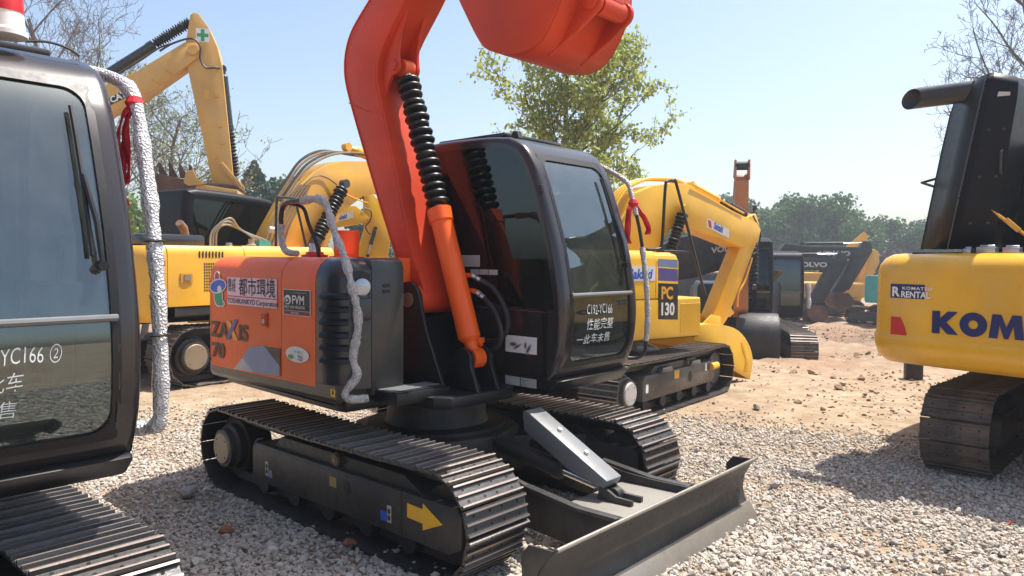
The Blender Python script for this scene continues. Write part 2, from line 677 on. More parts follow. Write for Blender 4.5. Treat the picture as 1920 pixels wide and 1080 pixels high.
gxs, gys, gss = [], [], []
for n, r0, r1, half, s0, s1 in ((56000, 1.6, 5.2, .95, .012, .0245), (80000, 5.2, 8.6, .80, .010, .021), (52000, 8.6, 12.5, .72, .012, .020), (110000, 2.2, 8.0, .80, .004, .009)):
    x, y = scatter(n, r0, r1, half)
    s = rng.uniform(s0, s1, n) * (1 + .5 * (rng.random(n) > .94) - .25 * (rng.random(n) > .6))
    # bare, trodden dirt beyond the first row of machines
    lim = 2.6 + .45 * np.sin(x * 1.1) + .3 * np.sin(x * 2.7 + 1) + .33 * x
    edge = (y - lim) + np.maximum(0, -2.4 - x) * 1.2
    keep = rng.random(n) < np.clip(1.0 - edge / 1.6, (.015), 1)
    patch = np.sin(x * 1.9 + 2 * np.sin(y * 1.3)) * np.sin(y * 2.3 + 1.2 * np.sin(x * 1.7))
    keep &= rng.random(n) < np.where(patch > .55, .45, 1.0)
    gxs.append(x[keep]); gys.append(y[keep]); gss.append(s[keep])
x, y, s = map(np.concatenate, (gxs, gys, gss))
n = len(x)
me = bpy.data.meshes.new('gravel')
me.vertices.add(n)
zz = gz_arr(x, y) + s * rng.uniform(-.1, .9, n)
me.vertices.foreach_set('co', np.stack([x, y, zz], -1).astype(np.float32).ravel())
at = me.attributes.new('scl', 'FLOAT_VECTOR', 'POINT')
sc3 = s[:, None] * rng.uniform(.75, 1.3, (n, 3))
at.data.foreach_set('vector', sc3.astype(np.float32).ravel())
at = me.attributes.new('rot', 'FLOAT_VECTOR', 'POINT')
rt3 = np.stack([rng.normal(0, .45, n), rng.normal(0, .45, n), rng.uniform(0, 6.28, n)], -1)
at.data.foreach_set('vector', rt3.astype(np.float32).ravel())
me.update()
gravel = link('gravel', me)
tag(gravel, 'crushed pale gravel strewn over the near ground', 'gravel', None, 'stuff')
ng = bpy.data.node_groups.new('strew', 'GeometryNodeTree')
ng.interface.new_socket('Geometry', in_out='INPUT', socket_type='NodeSocketGeometry')
ng.interface.new_socket('Geometry', in_out='OUTPUT', socket_type='NodeSocketGeometry')
gi = ng.nodes.new('NodeGroupInput'); go = ng.nodes.new('NodeGroupOutput')
ci = ng.nodes.new('GeometryNodeCollectionInfo')
ci.inputs['Collection'].default_value = scol
ci.inputs['Separate Children'].default_value = True
ci.inputs['Reset Children'].default_value = True
ip = ng.nodes.new('GeometryNodeInstanceOnPoints')
ip.inputs['Pick Instance'].default_value = True
for nm, sk in (('rot', 'Rotation'), ('scl', 'Scale')):
    na = ng.nodes.new('GeometryNodeInputNamedAttribute')
    na.data_type = 'FLOAT_VECTOR'
    na.inputs['Name'].default_value = nm
    ng.links.new(na.outputs['Attribute'], ip.inputs[sk])
ng.links.new(gi.outputs[0], ip.inputs['Points'])
ng.links.new(ci.outputs[0], ip.inputs['Instance'])
ng.links.new(ip.outputs[0], go.inputs[0])
md = gravel.modifiers.new('strew', 'NODES')
md.node_group = ng


# ------------------------------------------------------------------ machine parts
_sh = {}


def shoe_mesh(pitch, w, kind):
    key = (round(pitch, 3), w, kind)
    if key in _sh:
        return _sh[key]
    h = pitch / 2
    pr = [(-h + .002, 0), (h - .001, 0), (h - .001, .010), (h - .008, .027), (h - .018, .027), (h - .024, .012), (.009, .012), (.006, .028), (-.006, .028),
          (-.009, .012), (-h + .026, .012), (-h + .020, .032), (-h + .008, .032), (-h + .002, .012)]
    mb = MB()
    k = len(pr)
    vs = [(x, -w / 2, z) for x, z in pr] + [(x, w / 2, z) for x, z in pr]
    mb.add(vs, [tuple(range(k)), tuple(range(2 * k - 1, k - 1, -1))])
    for i in range(k):
        top = i in (3, 7, 11)
        mb.add([vs[i], vs[k + i], vs[k + (i + 1) % k], vs[(i + 1) % k]], [(0, 1, 2, 3)], 1 if top else 0)
    if kind != 'far':
        for xx in (-.036, .036):
            for yy in (-.36 * w, -.1 * w, .1 * w, .36 * w):
                mb.add([(xx + .009 * math.cos(a), yy + .009 * math.sin(a), .0135) for a in np.arange(6) * math.pi / 3], [(0, 1, 2, 3, 4, 5)], 2)
    mats = {'near': ['shoe_steel', 'shoe_worn', 'shoe_hole'], 'dirty': ['shoe_dirty', 'shoe_dirty', 'shoe_hole'], 'far': ['shoe_dirty', 'shoe_worn']}[kind]
    _sh[key] = mb.mesh('shoe', mats, smooth=False)
    return _sh[key]


def track(parent, xr, xf, Rp, yc, w, n, kind='near', side=-1, disc='bronze', frame='frame_dark', sag=.02, fr=None):
    """crawler track: frame, wheels, link chain and every shoe; side = which face looks outwards"""
    zc = Rp + .033
    L = xf - xr
    per = 2 * L + 2 * math.pi * Rp
    yo = yc + side * w / 2
    mb = MB()
    x0, x1, z0, z1 = fr or (xr + .40, xf + .22, .16, .47)
    yb = yo - side * .05
    ya = yo - side * (w - .05)
    pr = [(x0, z0 + .02), (x0 + .02, z0), (x1 - .10, z0 + .01), (x1, z0 + .06), (x1, z1 - .04), (x1 - .04, z1), (x0 + .06, z1), (x0, z1 - .05)]
    mb.prism(pr, min(ya, yb), max(ya, yb))
    t = mb.build('track', frame, parent, bevel=.012)
    mb = MB()
    mb.prism([(x0 + .25, z1 - .01), (x1 - .35, z1 - .01), (x1 - .55, z1 + .085), (x0 + .35, z1 + .085)], yc - .16, yc + .16)
    mb.build('frame_top', frame, t, bevel=.008)
    # link chain
    pts = [(xr + (xf - xr) * i / 12, zc + Rp - .03 - sag * math.sin(math.pi * i / 12)) for i in range(13)]
    pts += arc(xf, zc, Rp - .03, 80, -80, 9) + [(xf, zc - Rp + .03), (xr, zc - Rp + .03)] + arc(xr, zc, Rp - .03, 260, 100, 9)
    inn = []
    for x, z in pts:
        cx = min(max(x, xr), xf)
        d = Vector((x - cx, 0, z - zc)).normalized()
        inn.append((x - d.x * .07, z - d.z * .07))
    mb = MB()
    for yy in (-.075, .045):
        mb.ring([(x, yc + yy, z) for x, z in pts], [(x, yc + yy, z) for x, z in inn])
        mb.ring([(x, yc + yy + .03, z) for x, z in inn], [(x, yc + yy + .03, z) for x, z in pts])
        mb.ring([(x, yc + yy, z) for x, z in inn], [(x, yc + yy + .03, z) for x, z in inn])
    mb.build('link_chain', 'frame_dark', t)
    # wheels
    rr = Rp - .09
    mb = MB()
    mb.lathe((xr, yc - .12, zc), (xr, yc + .12, zc), [(0, rr * .5), (.1, rr), (.9, rr), (1, rr * .5)], 20)
    mb.lathe((xr, yc, zc), (xr, yo - side * .03, zc), [(0, rr * .86), (.72, rr * .86), (.8, rr * .74), (1, rr * .70)], 20)
    sp = mb.build('sprocket', frame, t)
    mb = MB()
    mb.cyl((xr, yo - side * .032, zc), (xr, yo - side * .014, zc), rr * .60, rr * .56, 20)
    for k in range(4):
        a = R(45 + 90 * k)
        mb.cyl((xr + .44 * rr * math.cos(a), yo - side * .02, zc + .44 * rr * math.sin(a)), (xr + .44 * rr * math.cos(a), yo - side * .011, zc + .44 * rr * math.sin(a)), .007, None, 6, 1)
    mb.build('drive_cover', [disc, 'ink'], sp)
    mb = MB()
    mb.lathe((xf, yc - .11, zc), (xf, yc + .11, zc), [(0, rr * .4), (.05, rr * .95), (.3, rr * .95), (.35, rr), (.65, rr), (.7, rr * .95), (.95, rr * .95), (1, rr * .4)], 20)
    mb.build('idler', frame, t)
    for k in range(5):
        xx = xr + .5 + (L - .8) * k / 4
        mb = MB()
        mb.cyl((xx, yc - .15, .135), (xx, yc + .15, .135), .075, None, 12)
        mb.build('roller', 'ink' if kind == 'near' else frame, t)  # near rollers painted black, standing in for the shade under the frame
    xx = xr + .6 * L
    mb = MB()
    mb.cyl((xx, yc, zc + Rp - .12), (xx, yo - side * .07, zc + Rp - .12), .05, None, 12)
    mb.cyl((xx, yo - side * .07, zc + Rp - .12), (xx, yo - side * .055, zc + Rp - .12), .038, None, 12, 1)
    mb.cyl((xx, yo - side * .056, zc + Rp - .12), (xx, yo - side * .05, zc + Rp - .12), .016, None, 8, 2)
    mb.build('carrier_roller', [frame, 'rust_pipe', 'bronze'], t)
    pitch = per / n
    me = shoe_mesh(pitch, w, kind)
    r_ = random.Random(int(abs(yc * 100) + n))
    for i in range(n):
        s = (i + .35) * pitch
        if s < L:
            px, pz, th = xr + s, zc + Rp - sag * math.sin(math.pi * s / L), 0
        elif s < L + math.pi * Rp:
            a = math.pi / 2 - (s - L) / Rp
            px, pz, th = xf + Rp * math.cos(a), zc + Rp * math.sin(a), math.pi / 2 - a
        elif s < 2 * L + math.pi * Rp:
            px, pz, th = xf - (s - L - math.pi * Rp), zc - Rp, math.pi
        else:
            a = -math.pi / 2 - (s - 2 * L - math.pi * Rp) / Rp
            px, pz, th = xr + Rp * math.cos(a), zc + Rp * math.sin(a), math.pi / 2 - a
        link('shoe', me, t, (px, yc, pz), (r_.uniform(-.006, .006), th + r_.uniform(-.028, .028), 0))
    return t


def interp(pts, z):
    """x on a polyline of (x, z) with rising z"""
    for (xa, za), (xb, zb) in zip(pts, pts[1:]):
        if z <= zb:
            return xa + (xb - xa) * (z - za) / (zb - za)
    return pts[-1][0]


def rrect(y0, y1, z0, z1, r, n=8, m_=10):
    P = []
    for (cy, cz, a0), (sy, sz) in zip(((y1 - r, z0 + r, -90), (y1 - r, z1 - r, 0), (y0 + r, z1 - r, 90), (y0 + r, z0 + r, 180)), ((0, 1), (-1, 0), (0, -1), (1, 0))):
        P += arc(cy, cz, r, a0, a0 + 90, n)
        L = (z1 - z0 if sz else y1 - y0) - 2 * r
        e = P[-1]
        P += [(e[0] + sy * L * k / m_, e[1] + sz * L * k / m_) for k in range(1, m_)]
    return P


def make_cab(parent, front, back, y0, y1, r, wz, bar_z, side_z, body='cab_grey', gf='glass_front', gs='glass_dark', edge=.03, seat=True, side_gap=.03):
    """cab shell with real window openings. front: (x, z) from bottom to top; back: roof and rear, down to the floor"""
    fr = catmull([(a, 0, b_) for a, b_ in front], 5)
    fr = [(q.x, q.z) for q in fr]
    for zz in wz:
        fr.append((interp(sorted(fr, key=lambda q: q[1]), zz), zz))
    fr = sorted(fr, key=lambda q: q[1])
    FX = lambda z: interp(fr, z)
    bk = [(q.x, q.z) for q in catmull([(a, 0, b_) for a, b_ in [fr[-1]] + back], 3)][1:]
    P = fr + bk
    n = len(P)
    nrm = []
    for i in range(n):
        a, b_ = Vector(P[i - 1]), Vector(P[(i + 1) % n])
        d = (b_ - a).normalized()
        nrm.append(Vector((-d.y, d.x)))
    off = lambda i, k: (P[i][0] + nrm[i].x * k, P[i][1] + nrm[i].y * k)
    cols = [(r * (1 - math.sin(R(a))), y0 + r * (1 - math.cos(R(a)))) for a in (0, 22, 45, 67, 90)]
    ga, gb = y0 + r + edge, y1 - r - edge
    cols += [(0, ga), (0, gb)] + [(k, y1 + y0 - y) for k, y in cols[::-1]]
    rows = []
    for i in list(range(n)) + [0]:
        rows.append([(off(i, k)[0], y, off(i, k)[1]) for k, y in cols])
    nf = len(fr)
    mb = MB()
    mb.strip(rows, 0, lambda i, j: j == 5 and i + 1 < nf and wz[0] - 1e-6 <= fr[i][1] and fr[i + 1][1] <= wz[1] + 1e-6)
    g = side_gap
    xr_ = min(p_[0] for p_ in P) + r + g
    xs = FX(side_z) - r - g
    win = []
    for i in range(n):
        a, b_ = off(i, r + g)
        b2 = max(b_, side_z)
        a2 = min(max(a, xr_), xs) if b_ < side_z else a
        win.append((a2, b2))
    for yy in (y0, y1):
        o_ = [(off(i, r)[0], yy, off(i, r)[1]) for i in range(n)]
        i_ = [(a, yy, b_) for a, b_ in win]
        mb.ring(o_, i_)
    cab = mb.build('cab', body, parent, ang=40)
    u = []
    for q in win:
        if not u or (Vector(q) - Vector(u[-1])).length > 1e-4:
            u.append(q)
    for yy in (y0 + .003, y1 - .003):
        k = MB()
        k.add([(a, yy, b_) for a, b_ in u], [tuple(range(len(u)))])
        k.build('side_window', gs, cab, smooth=False)
    # windscreen: upper and lower pane, black band, silver bar
    for nm, za, zb in (('windscreen', bar_z, wz[1] + .01), ('lower_windscreen', wz[0] - .01, bar_z)):
        k = MB()
        k.strip([[(FX(z) - .010, y, z) for y in np.linspace(ga - .01, gb + .01, 7)] for z in np.linspace(za, zb, 22)])
        k.build(nm, gf, cab)
    o_ = rrect(ga - .012, gb + .012, wz[0] - .012, wz[1] + .012, .02)
    i_ = rrect(ga + .022, gb - .022, wz[0] + .025, wz[1] - .035, .085)
    k = MB()
    k.ring([(FX(z) + .003, y, z) for y, z in o_], [(FX(z) + .003, y, z) for y, z in i_])
    k.ring([(FX(z) + .003, y, z) for y, z in i_], [(FX(z) - .012, y, z) for y, z in i_])
    k.build('window_seal', 'rubber', cab)
    k = MB()
    k.tube([(FX(bar_z) + .006, ga, bar_z), (FX(bar_z) + .006, gb, bar_z)], .016, 8)
    k.build('window_bar', 'cover_grey', cab)
    # inside
    zb = min(q[1] for q in P) + .04
    k = MB()
    k.box(xr_ + .02, FX(zb + .1) - .15, y0 + .06, y1 - .06, zb, zb + .04)
    k.build('cab_floor', 'ink', cab)
    if seat:
        ym = (y0 + y1) / 2
        k = MB()
        k.box(xr_ + .35, xr_ + .85, ym - .25, ym + .25, zb + .35, zb + .52)
        k.prism([(xr_ + .28, zb + .45), (xr_ + .42, zb + .45), (xr_ + .30, zb + 1.15), (xr_ + .16, zb + 1.15)], ym - .24, ym + .24)
        k.prism([(xr_ + .16, zb + 1.18), (xr_ + .27, zb + 1.18), (xr_ + .24, zb + 1.38), (xr_ + .13, zb + 1.38)], ym - .14, ym + .14)
        k.build('operator_seat', 'seat_cloth', cab, bevel=.04)
        for sy in (-.36, .30):
            k = MB()
            k.box(xr_ + .45, xr_ + 1.0, ym + sy, ym + sy + .1, zb + .04, zb + .72)
            k.tube([(xr_ + .95, ym + sy + .05, zb + .7), (xr_ + 1.0, ym + sy + .05, zb + .95)], .02, 6)
            k.build('control_console', 'ink', cab, bevel=.02)
    return cab, FX, ga, gb


def pleats(n, r0, r1):
    out = []
    rd = random.Random(n)
    for i in range(n):
        q, j = r1 * rd.uniform(.88, 1.06), rd.uniform(-.09, .09) * (0 < i < n - 1)
        out += [((i + .04) / n, r0 * rd.uniform(.95, 1.1)), ((i + .30 + j) / n, q * .95), ((i + .5 + j) / n, q), ((i + .68 + j) / n, q * .95), ((i + .97) / n, r0)]
    return out


def cylinder(parent, p0, p1, r, frac, mat, bel=14, br=None, eye=.11, rod='chrome', name='boom_cylinder', ax=(0, 1, 0)):
    """hydraulic cylinder: barrel from p0, rod (in a bellows) to p1"""
    p0, p1, ax = Vector(p0), Vector(p1), Vector(ax)
    d = p1 - p0
    pm = p0 + d * frac
    L = (pm - p0).length
    mb = MB()
    mb.lathe(p0, pm, [(0, r * .55), (.10, r * .62), (.13, r), (.90, r), (.905, r * 1.12), (.99, r * 1.12), (1, r * .8)], 20)
    mb.cyl(p0 - ax * eye * .55, p0 + ax * eye * .55, eye * .75, None, 16)
    o = mb.build(name, mat, parent)
    mb = MB()
    mb.cyl(pm - d.normalized() * .02, p1, r * .45, None, 12)
    mb.cyl(p1 - ax * eye * .5, p1 + ax * eye * .5, eye * .68, None, 16, 1)
    mb.build('rod', [rod, mat], o)
    if bel:
        br = br or r * 1.05
        b0 = pm + d.normalized() * .015
        b1 = p1 - d.normalized() * eye * .8
        mb = MB()
        mb.lathe(b0, b1, pleats(bel, br * .56, br), 18)
        mb.build('bellows', 'rubber', o)
    return o


def bucket(parent, curve, y0, y1, mat, teeth=0, name='bucket', t=.022, ribs=True):
    """open bucket: bent sheet between two side plates; curve (x, z) runs from the cutting lip round to the back"""
    k = len(curve)
    c = Vector((sum(q[0] for q in curve) / k, sum(q[1] for q in curve) / k))
    cr = [(q.x, q.z) for q in catmull([(a, 0, b_) for a, b_ in curve], 4)]
    inn = []
    for i, q in enumerate(cr):
        a, b_ = Vector(cr[max(i - 1, 0)]), Vector(cr[min(i + 1, len(cr) - 1)])
        d = (b_ - a).normalized()
        nn = Vector((-d.y, d.x))
        if nn.dot(c - Vector(q)) < 0:
            nn = -nn
        inn.append((q[0] + nn.x * t, q[1] + nn.y * t))
    mb = MB()
    mb.prism(cr + inn[::-1], y0, y1)
    o = mb.build(name, mat, parent, bevel=.004)
    for yy in (y0 - .006, y1 - .016):
        k_ = MB()
        k_.prism(cr, yy, yy + .022)
        k_.build('side_plate', mat, o, bevel=.004)
    if teeth:
        d = (Vector(cr[0]) - Vector(cr[2])).normalized()
        nn = Vector((-d.y, d.x))
        for i in range(teeth):
            ym = y0 + (y1 - y0) * (i + .5) / teeth
            k_ = MB()
            q = Vector(cr[0]) - d * .06
            e = q + d * .26
            k_.prism([tuple(q + nn * .04), tuple(e), tuple(q - nn * .04)], ym - .04, ym + .04)
            k_.build('tooth', 'bucket_rust' if mat != 'bucket_rust' else 'shoe_dirty', o)
    return o


def skirt(path, prof, close, mi=0, mb=None):
    """wall along an XY path: prof = (inset to the left of travel, z) from bottom to top; close = extra XY points closing the top"""
    mb = mb or MB()
    P = [Vector(q) for q in path]
    n = len(P)
    nn = []
    for i in range(n):
        d = (P[min(i + 1, n - 1)] - P[max(i - 1, 0)]).normalized()
        nn.append(Vector((-d.y, d.x)))
    rows = [[(P[i].x + nn[i].x * k, P[i].y + nn[i].y * k, z) for i in range(n)] for k, z in prof]
    mb.strip(rows, mi)
    top = rows[-1]
    zt = prof[-1][1]
    mb.add(list(top) + [(a, b_, zt) for a, b_ in close], [tuple(range(len(top) + len(close)))], mi)
    zb = prof[0][1]
    mb.add(list(rows[0]) + [(a, b_, zb) for a, b_ in close], [tuple(range(len(top) + len(close)))[::-1]], mi)
    # end walls
    if close:
        for i, c in ((0, close[-1]), (n - 1, close[0])):
            e = [r_[i] for r_ in rows]
            mb.add(e + [(c[0], c[1], zt), (c[0], c[1], zb)], [tuple(range(len(e) + 2))], mi)
        if len(close) > 1:
            for a, b_ in zip(close, close[1:]):
                mb.add([(a[0], a[1], zb), (b_[0], b_[1], zb), (b_[0], b_[1], zt), (a[0], a[1], zt)], [(0, 1, 2, 3)], mi)
    return mb


def wrapped(parent, path, r, name='handrail', lump=.25, n=5, mat='bubble_wrap'):
    pts = catmull(path, n)
    dense = []
    for a, b_ in zip(pts, pts[1:]):
        k = max(1, int((b_ - a).length / (r * .55)))
        dense += [a.lerp(b_, i / k) for i in range(k)]
    dense.append(pts[-1])
    rd = random.Random(len(dense))
    base = [1 + lump * (rd.random() - .4) + lump * .7 * math.sin(i * .55 + rd.random()) for i in range(len(dense))]
    mb = MB()
    mb.tube(dense, [r * q for q in base], 12, rf=lambda i, k: 1 + lump * .5 * (math.sin(k * 2.1 + i * .9) * .5 + rd.random() - .5))
    return mb.build(name, mat, parent, ang=60)


def pipe(parent, path, r, mat, name, n=6, sides=8):
    mb = MB()
    mb.tube(catmull(path, n), r, sides)
    return mb.build(name, mat, parent)

# ------------------------------------------------------------------ the orange compact excavator (its centre is the world origin)
def make_compact(label, lettered=True):
    ex = thing('excavator', label, 'excavator')
    for sd in (-1, 1):
        track(ex, -1.285, 1.20, .30, sd * .906, .50, 46, 'near', sd, fr=(-.86, 1.42, .17, .46))
    mb = MB()
    mb.prism(arc(0, 0, .66, 0, 360, 10)[:-1], .33, .56, 'z')
    for sx in (-1, 1):
        for sy in (-1, 1):
            q = [(sx * .15, sy * .45), (sx * .45, sy * .15), (sx * .95, sy * .72), (sx * .62, sy * .80)]
            mb.prism(q, .25, .50, 'z')
    mb.build('undercarriage_frame', 'frame_dark', ex, bevel=.02)
    mb = MB()
    mb.lathe((0, 0, .55), (0, 0, .85), [(0, .54), (.12, .54), (.14, .41), (.30, .39), (.9, .38), (.92, .43), (1, .43)], 40)
    mb.build('swing_ring', 'frame_dark', ex)
    # deck
    mb = MB()
    mb.prism([(-1.45, -1.0), (.20, -1.08), (.28, -1.06), (.30, -.62), (.62, -.60), (.72, -.52), (.72, .10), (.66, .16), (.62, 1.08), (-1.45, 1.02)], .835, .915, 'z')
    mb.build('deck', 'black_paint', ex, bevel=.008)
    # bodywork
    hp = [(0, .985), (0, 1.70), (.012, 1.765), (.045, 1.815), (.09, 1.848), (.15, 1.86)]
    cwp = [(.10, .93), (.03, .97), (0, 1.04), (0, 1.68), (.015, 1.75), (.05, 1.81), (.10, 1.845), (.17, 1.858)]
    pth = [(q.x, q.y) for q in catmull([(-1.455, 1.12, 0), (-1.56, 1.075, 0), (-1.65, .92, 0), (-1.735, .5, 0), (-1.765, 0, 0), (-1.735, -.5, 0), (-1.65, -.92, 0), (-1.56, -1.075, 0), (-1.455, -1.13, 0)], 5)]
    cw = skirt(pth, cwp, [(-1.44, -.9), (-1.44, .9)]).build('counterweight', 'orange', ex)
    mb = skirt([(-1.447, -1.13), (-1.1, -1.132), (-.75, -1.132), (-.399, -1.13)], hp, [(-.399, -.30), (-1.447, -.30)])
    hood = mb.build('engine_cover', 'orange', ex)
    mb = skirt([(-.391, -1.13), (-.2, -1.131), (.030, -1.13)], hp, [(.030, -.30), (-.391, -.30)])
    hood2 = mb.build('tank_cover', 'orange', ex)
    mb = skirt([(.038, -1.128)] + arc(.10, -.90, .228, -90, 0, 8) + [(.331, -.895)], hp, [(.20, -.895), (.038, -.895)])
    corner = mb.build('corner_cover', 'slate', ex)
    mb = skirt([(.326, -.887), (.335, -.75), (.335, -.615)], [(0, .93), (0, 1.44), (0, 1.79), (.02, 1.84), (.06, 1.858)], [(.05, -.615), (.05, -.887)])
    mb.build('front_cover', 'slate_cover', ex, bevel=.01)
    for zz in (1.66, 1.62):
        decal(ex, [(.3375, -.80, zz), (.3375, -.74, zz), (.3375, -.74, zz + .022), (.3375, -.80, zz + .022)], 'ink', 'slot', (1, 0, 0), .002)
    mb = MB()
    mb.box(-1.43, -.55, -.28, 1.08, .93, 1.70)
    mb.build('rear_cover', 'black_paint', ex, bevel=.06)
    # dark lower skirt, its lower edge tucked in
    sk = [(.10, .885), (.03, .905), (0, .935), (.002, .975)]
    mb = skirt([(-1.50, -1.115), (-1.40, -1.128), (-.6, -1.130), (.05, -1.130), (.26, -1.128), (.275, -1.10), (.275, -.62)], [(.10, .875), (.02, .90), (0, .93), (0, 1.015), (.02, 1.02)], [(-.2, -.62), (-1.45, -.62)])
    mb.build('lower_skirt', 'slate_cover', ex)
    # louvres
    for k in range(6):
        zz = 1.155 + .085 * k
        a0, a1 = R(-88), R(-38)
        rows = []
        for dz, dr in ((0, .004), (.006, .026), (.03, .022), (.045, .003)):
            rows.append([(.10 + (.229 + dr) * math.cos(a0 + (a1 - a0) * i / 5), -.90 + (.229 + dr) * math.sin(a0 + (a1 - a0) * i / 5), zz + dz) for i in range(6)])
        MB().strip(rows).build('louvre', 'black_paint', corner)
    # headlight in its recess
    A = lambda a, r_: (.10 + r_ * math.cos(R(a)), -.90 + r_ * math.sin(R(a)))
    mb = MB()
    o_ = rrect(-42, 1, 1.42, 1.775, .06, 6, 6)
    o_ = [(a, z) for a, z in o_]
    aa = [(-30, 1.42), (-2, 1.44), (0, 1.77), (-30, 1.77)]
    P2 = [(A(a, .2305)[0], A(a, .2305)[1], z) for a, z in [(-34, 1.44), (-17, 1.43), (-1, 1.44), (-1, 1.6), (-1, 1.75), (-17, 1.775), (-34, 1.765), (-35, 1.6)]]
    mb.add(P2, [tuple(range(8))])
    hl = mb.build('headlight', 'ink', ex)
    mb = MB()
    c0 = Vector((A(-17, .20)[0], A(-17, .20)[1], 1.665))
    dn = Vector((math.cos(R(-17)), math.sin(R(-17)), 0))
    mb.lathe(c0, c0 + dn * .055, [(0, .03), (.5, .055), (.9, .058), (1, .045)], 16)
    mb.build('lens', 'lamp', hl)
    mb = MB()
    mb.box(-.07, .07, -.012, .012, -.07, .07, 0, Matrix.Translation(Vector((A(-17, .226)[0], A(-17, .226)[1], 1.52))) @ Matrix.Rotation(R(73), 4, 'Z'))
    mb.build('lamp_shroud', 'slate', hl, bevel=.01)
    # fuel cap, orange can, grab rail
    mb = MB()
    mb.lathe((-.60, -.72, 1.855), (-.60, -.72, 1.90), [(0, .10), (.5, .10), (.6, .07), (1, .065)], 20)
    mb.cyl((-.60, -.72, 1.90), (-.60, -.72, 1.965), .048, .044, 8, 1)
    mb.build('fuel_cap', ['red_plastic', 'steel'], ex)
    mb = MB()
    mb.lathe((-.33, -.62, 1.855), (-.33, -.62, 2.06), [(0, .13), (.06, .13), (.08, .092), (.95, .100), (.955, .108), (1, .108)], 20)
    mb.build('air_intake', 'orange_light', ex)
    pipe(ex, [(-.60, -1.0, 1.98), (-.61, -1.0, 2.16), (-.56, -1.0, 2.245), (-.40, -1.0, 2.262), (-.25, -1.0, 2.262)], .018, 'black_paint', 'grab_rail')
    pipe(ex, [(-.50, -1.0, 2.25), (-.43, -.93, 2.22), (-.40, -.90, 2.10), (-.36, -.86, 1.95), (-.35, -.85, 1.86)], .014, 'black_paint', 'grab_rail')
    wrapped(ex, [(-.61, -1.0, 2.10), (-.60, -1.0, 1.97), (-.55, -.99, 1.90), (-.44, -.97, 1.885)], .024, 'wrapped_rail', .12, 5, 'wrap_grey')
    wrapped(ex, [(-.32, -1.0, 2.262), (-.12, -1.0, 2.262), (-.02, -1.0, 2.20), (.10, -1.02, 2.02), (.24, -1.05, 1.88), (.37, -1.08, 1.68), (.415, -1.06, 1.45), (.40, -1.09, 1.22), (.42, -1.075, 1.10), (.37, -1.13, .99), (.385, -1.10, .945), (.44, -1.0, .945)], .026, 'wrapped_rail', .24, 5, 'wrap_grey')
    # step
    mb = MB()
    mb.box(.305, .56, -.86, -.38, .885, .962)
    st = mb.build('step', 'black_paint', ex, bevel=.006)
    for k in range(4):
        m2 = MB()
        m2.box(.32 + .055 * k, .362 + .055 * k, -.84, -.40, .963, .970)
        m2.build('tread', 'cover_grey' if k < 3 else 'slate', st, bevel=.002)
    # boom bracket
    for yy in (-.37, .125):
        mb = MB()
        mb.prism(arc(.10, 1.56, .125, 150, 10, 8) + [(.30, 1.33), (.50, .915), (-.55, .915), (-.30, 1.2)], yy - .014, yy + .014)
        mb.build('bracket_plate', 'black_paint', ex, bevel=.004)
    mb = MB()
    mb.box(-.30, .02, -.355, .11, .915, 1.35)
    mb.prism([(-.05, 1.30), (.12, 1.42), (.33, .93), (.02, .93)], -.355, .11)
    mb.build('bracket_core', 'black_paint', ex, bevel=.01)
    mb = MB()
    mb.cyl((.11, -.40, 1.55), (.11, .16, 1.55), .055, None, 16)
    mb.build('boom_pin', 'rust_pipe', ex)
    for yy in (-.235, -.03):
        mb = MB()
        mb.prism(arc(.545, 1.135, .082, 150, -20, 8) + [(.70, .915), (.30, .915), (.36, 1.02)], yy - .02, yy + .02)
        mb.build('cylinder_lug', 'black_paint', ex, bevel=.004)
    # boom, cylinder, arm and bucket
    back = [(-.02, 1.60), (-.11, 1.79), (-.18, 1.92), (-.35, 2.27), (-.50, 2.59), (-.65, 2.92)]
    knee = [(q.x, q.z) for q in catmull([(-.65, 0, 2.92), (-.785, 0, 3.24), (-.82, 0, 3.42), (-.79, 0, 3.58), (-.70, 0, 3.72), (-.49, 0, 3.89)], 4)][1:]
    tip = [(-.05, 4.29), (.78, 5.10), (.88, 5.10), (.94, 5.02), (.90, 4.93)]
    und = [(.45, 4.36), (-.04, 3.79)] + [(q.x, q.z) for q in catmull([(-.22, 0, 3.60), (-.325, 0, 3.46), (-.365, 0, 3.36), (-.36, 0, 3.21), (-.27, 0, 2.94)], 4)] + [(-.14, 2.53), (-.06, 2.27), (.03, 1.96), (.07, 1.84), (.19, 1.62)]
    mb = MB()
    mb.prism(back + knee + tip + und, -.30, .06)
    mb.cyl((.11, -.335, 1.55), (.11, .095, 1.55), .105, None, 20)
    boom = mb.build('boom', 'orange_boom', ex, bevel=.010)
    wl = [(-.49, 3.89), (-.70, 3.72), (-.79, 3.58), (-.82, 3.42), (-.785, 3.24), (-.65, 2.92), (-.35, 2.27), (-.11, 1.79)]
    for pts_ in ([(x + .022, -.301, z - .004) for x, z in wl], [(-.395, -.301, 3.36), (-.39, -.301, 3.21), (-.30, -.301, 2.94), (-.17, -.301, 2.53), (.0, -.301, 1.96)], [(-.74, -.301, 3.12), (-.50, -.301, 3.02), (-.30, -.301, 2.98)], [(-.06, -.301, 1.72), (.14, -.301, 1.76)]):
        mb = MB()
        mb.tube(catmull(pts_, 6), .0055, 6)
        mb.build('weld_seam', 'orange_boom', boom)
    for yy in (-.235, -.045):
        mb = MB()
        mb.prism([(-.08, 3.76), (-.16, 3.60), (-.185, 3.44)] + arc(-.235, 3.34, .062, 20, -110, 6) + [(-.315, 3.20), (-.37, 3.02), (-.41, 3.10), (-.41, 3.40), (-.30, 3.58)], yy - .014, yy + .014)
        mb.cyl((-.235, yy - .03, 3.35), (-.235, yy + .03, 3.35), .045, None, 12)
        mb.build('lug', 'orange_boom', boom, bevel=.004)
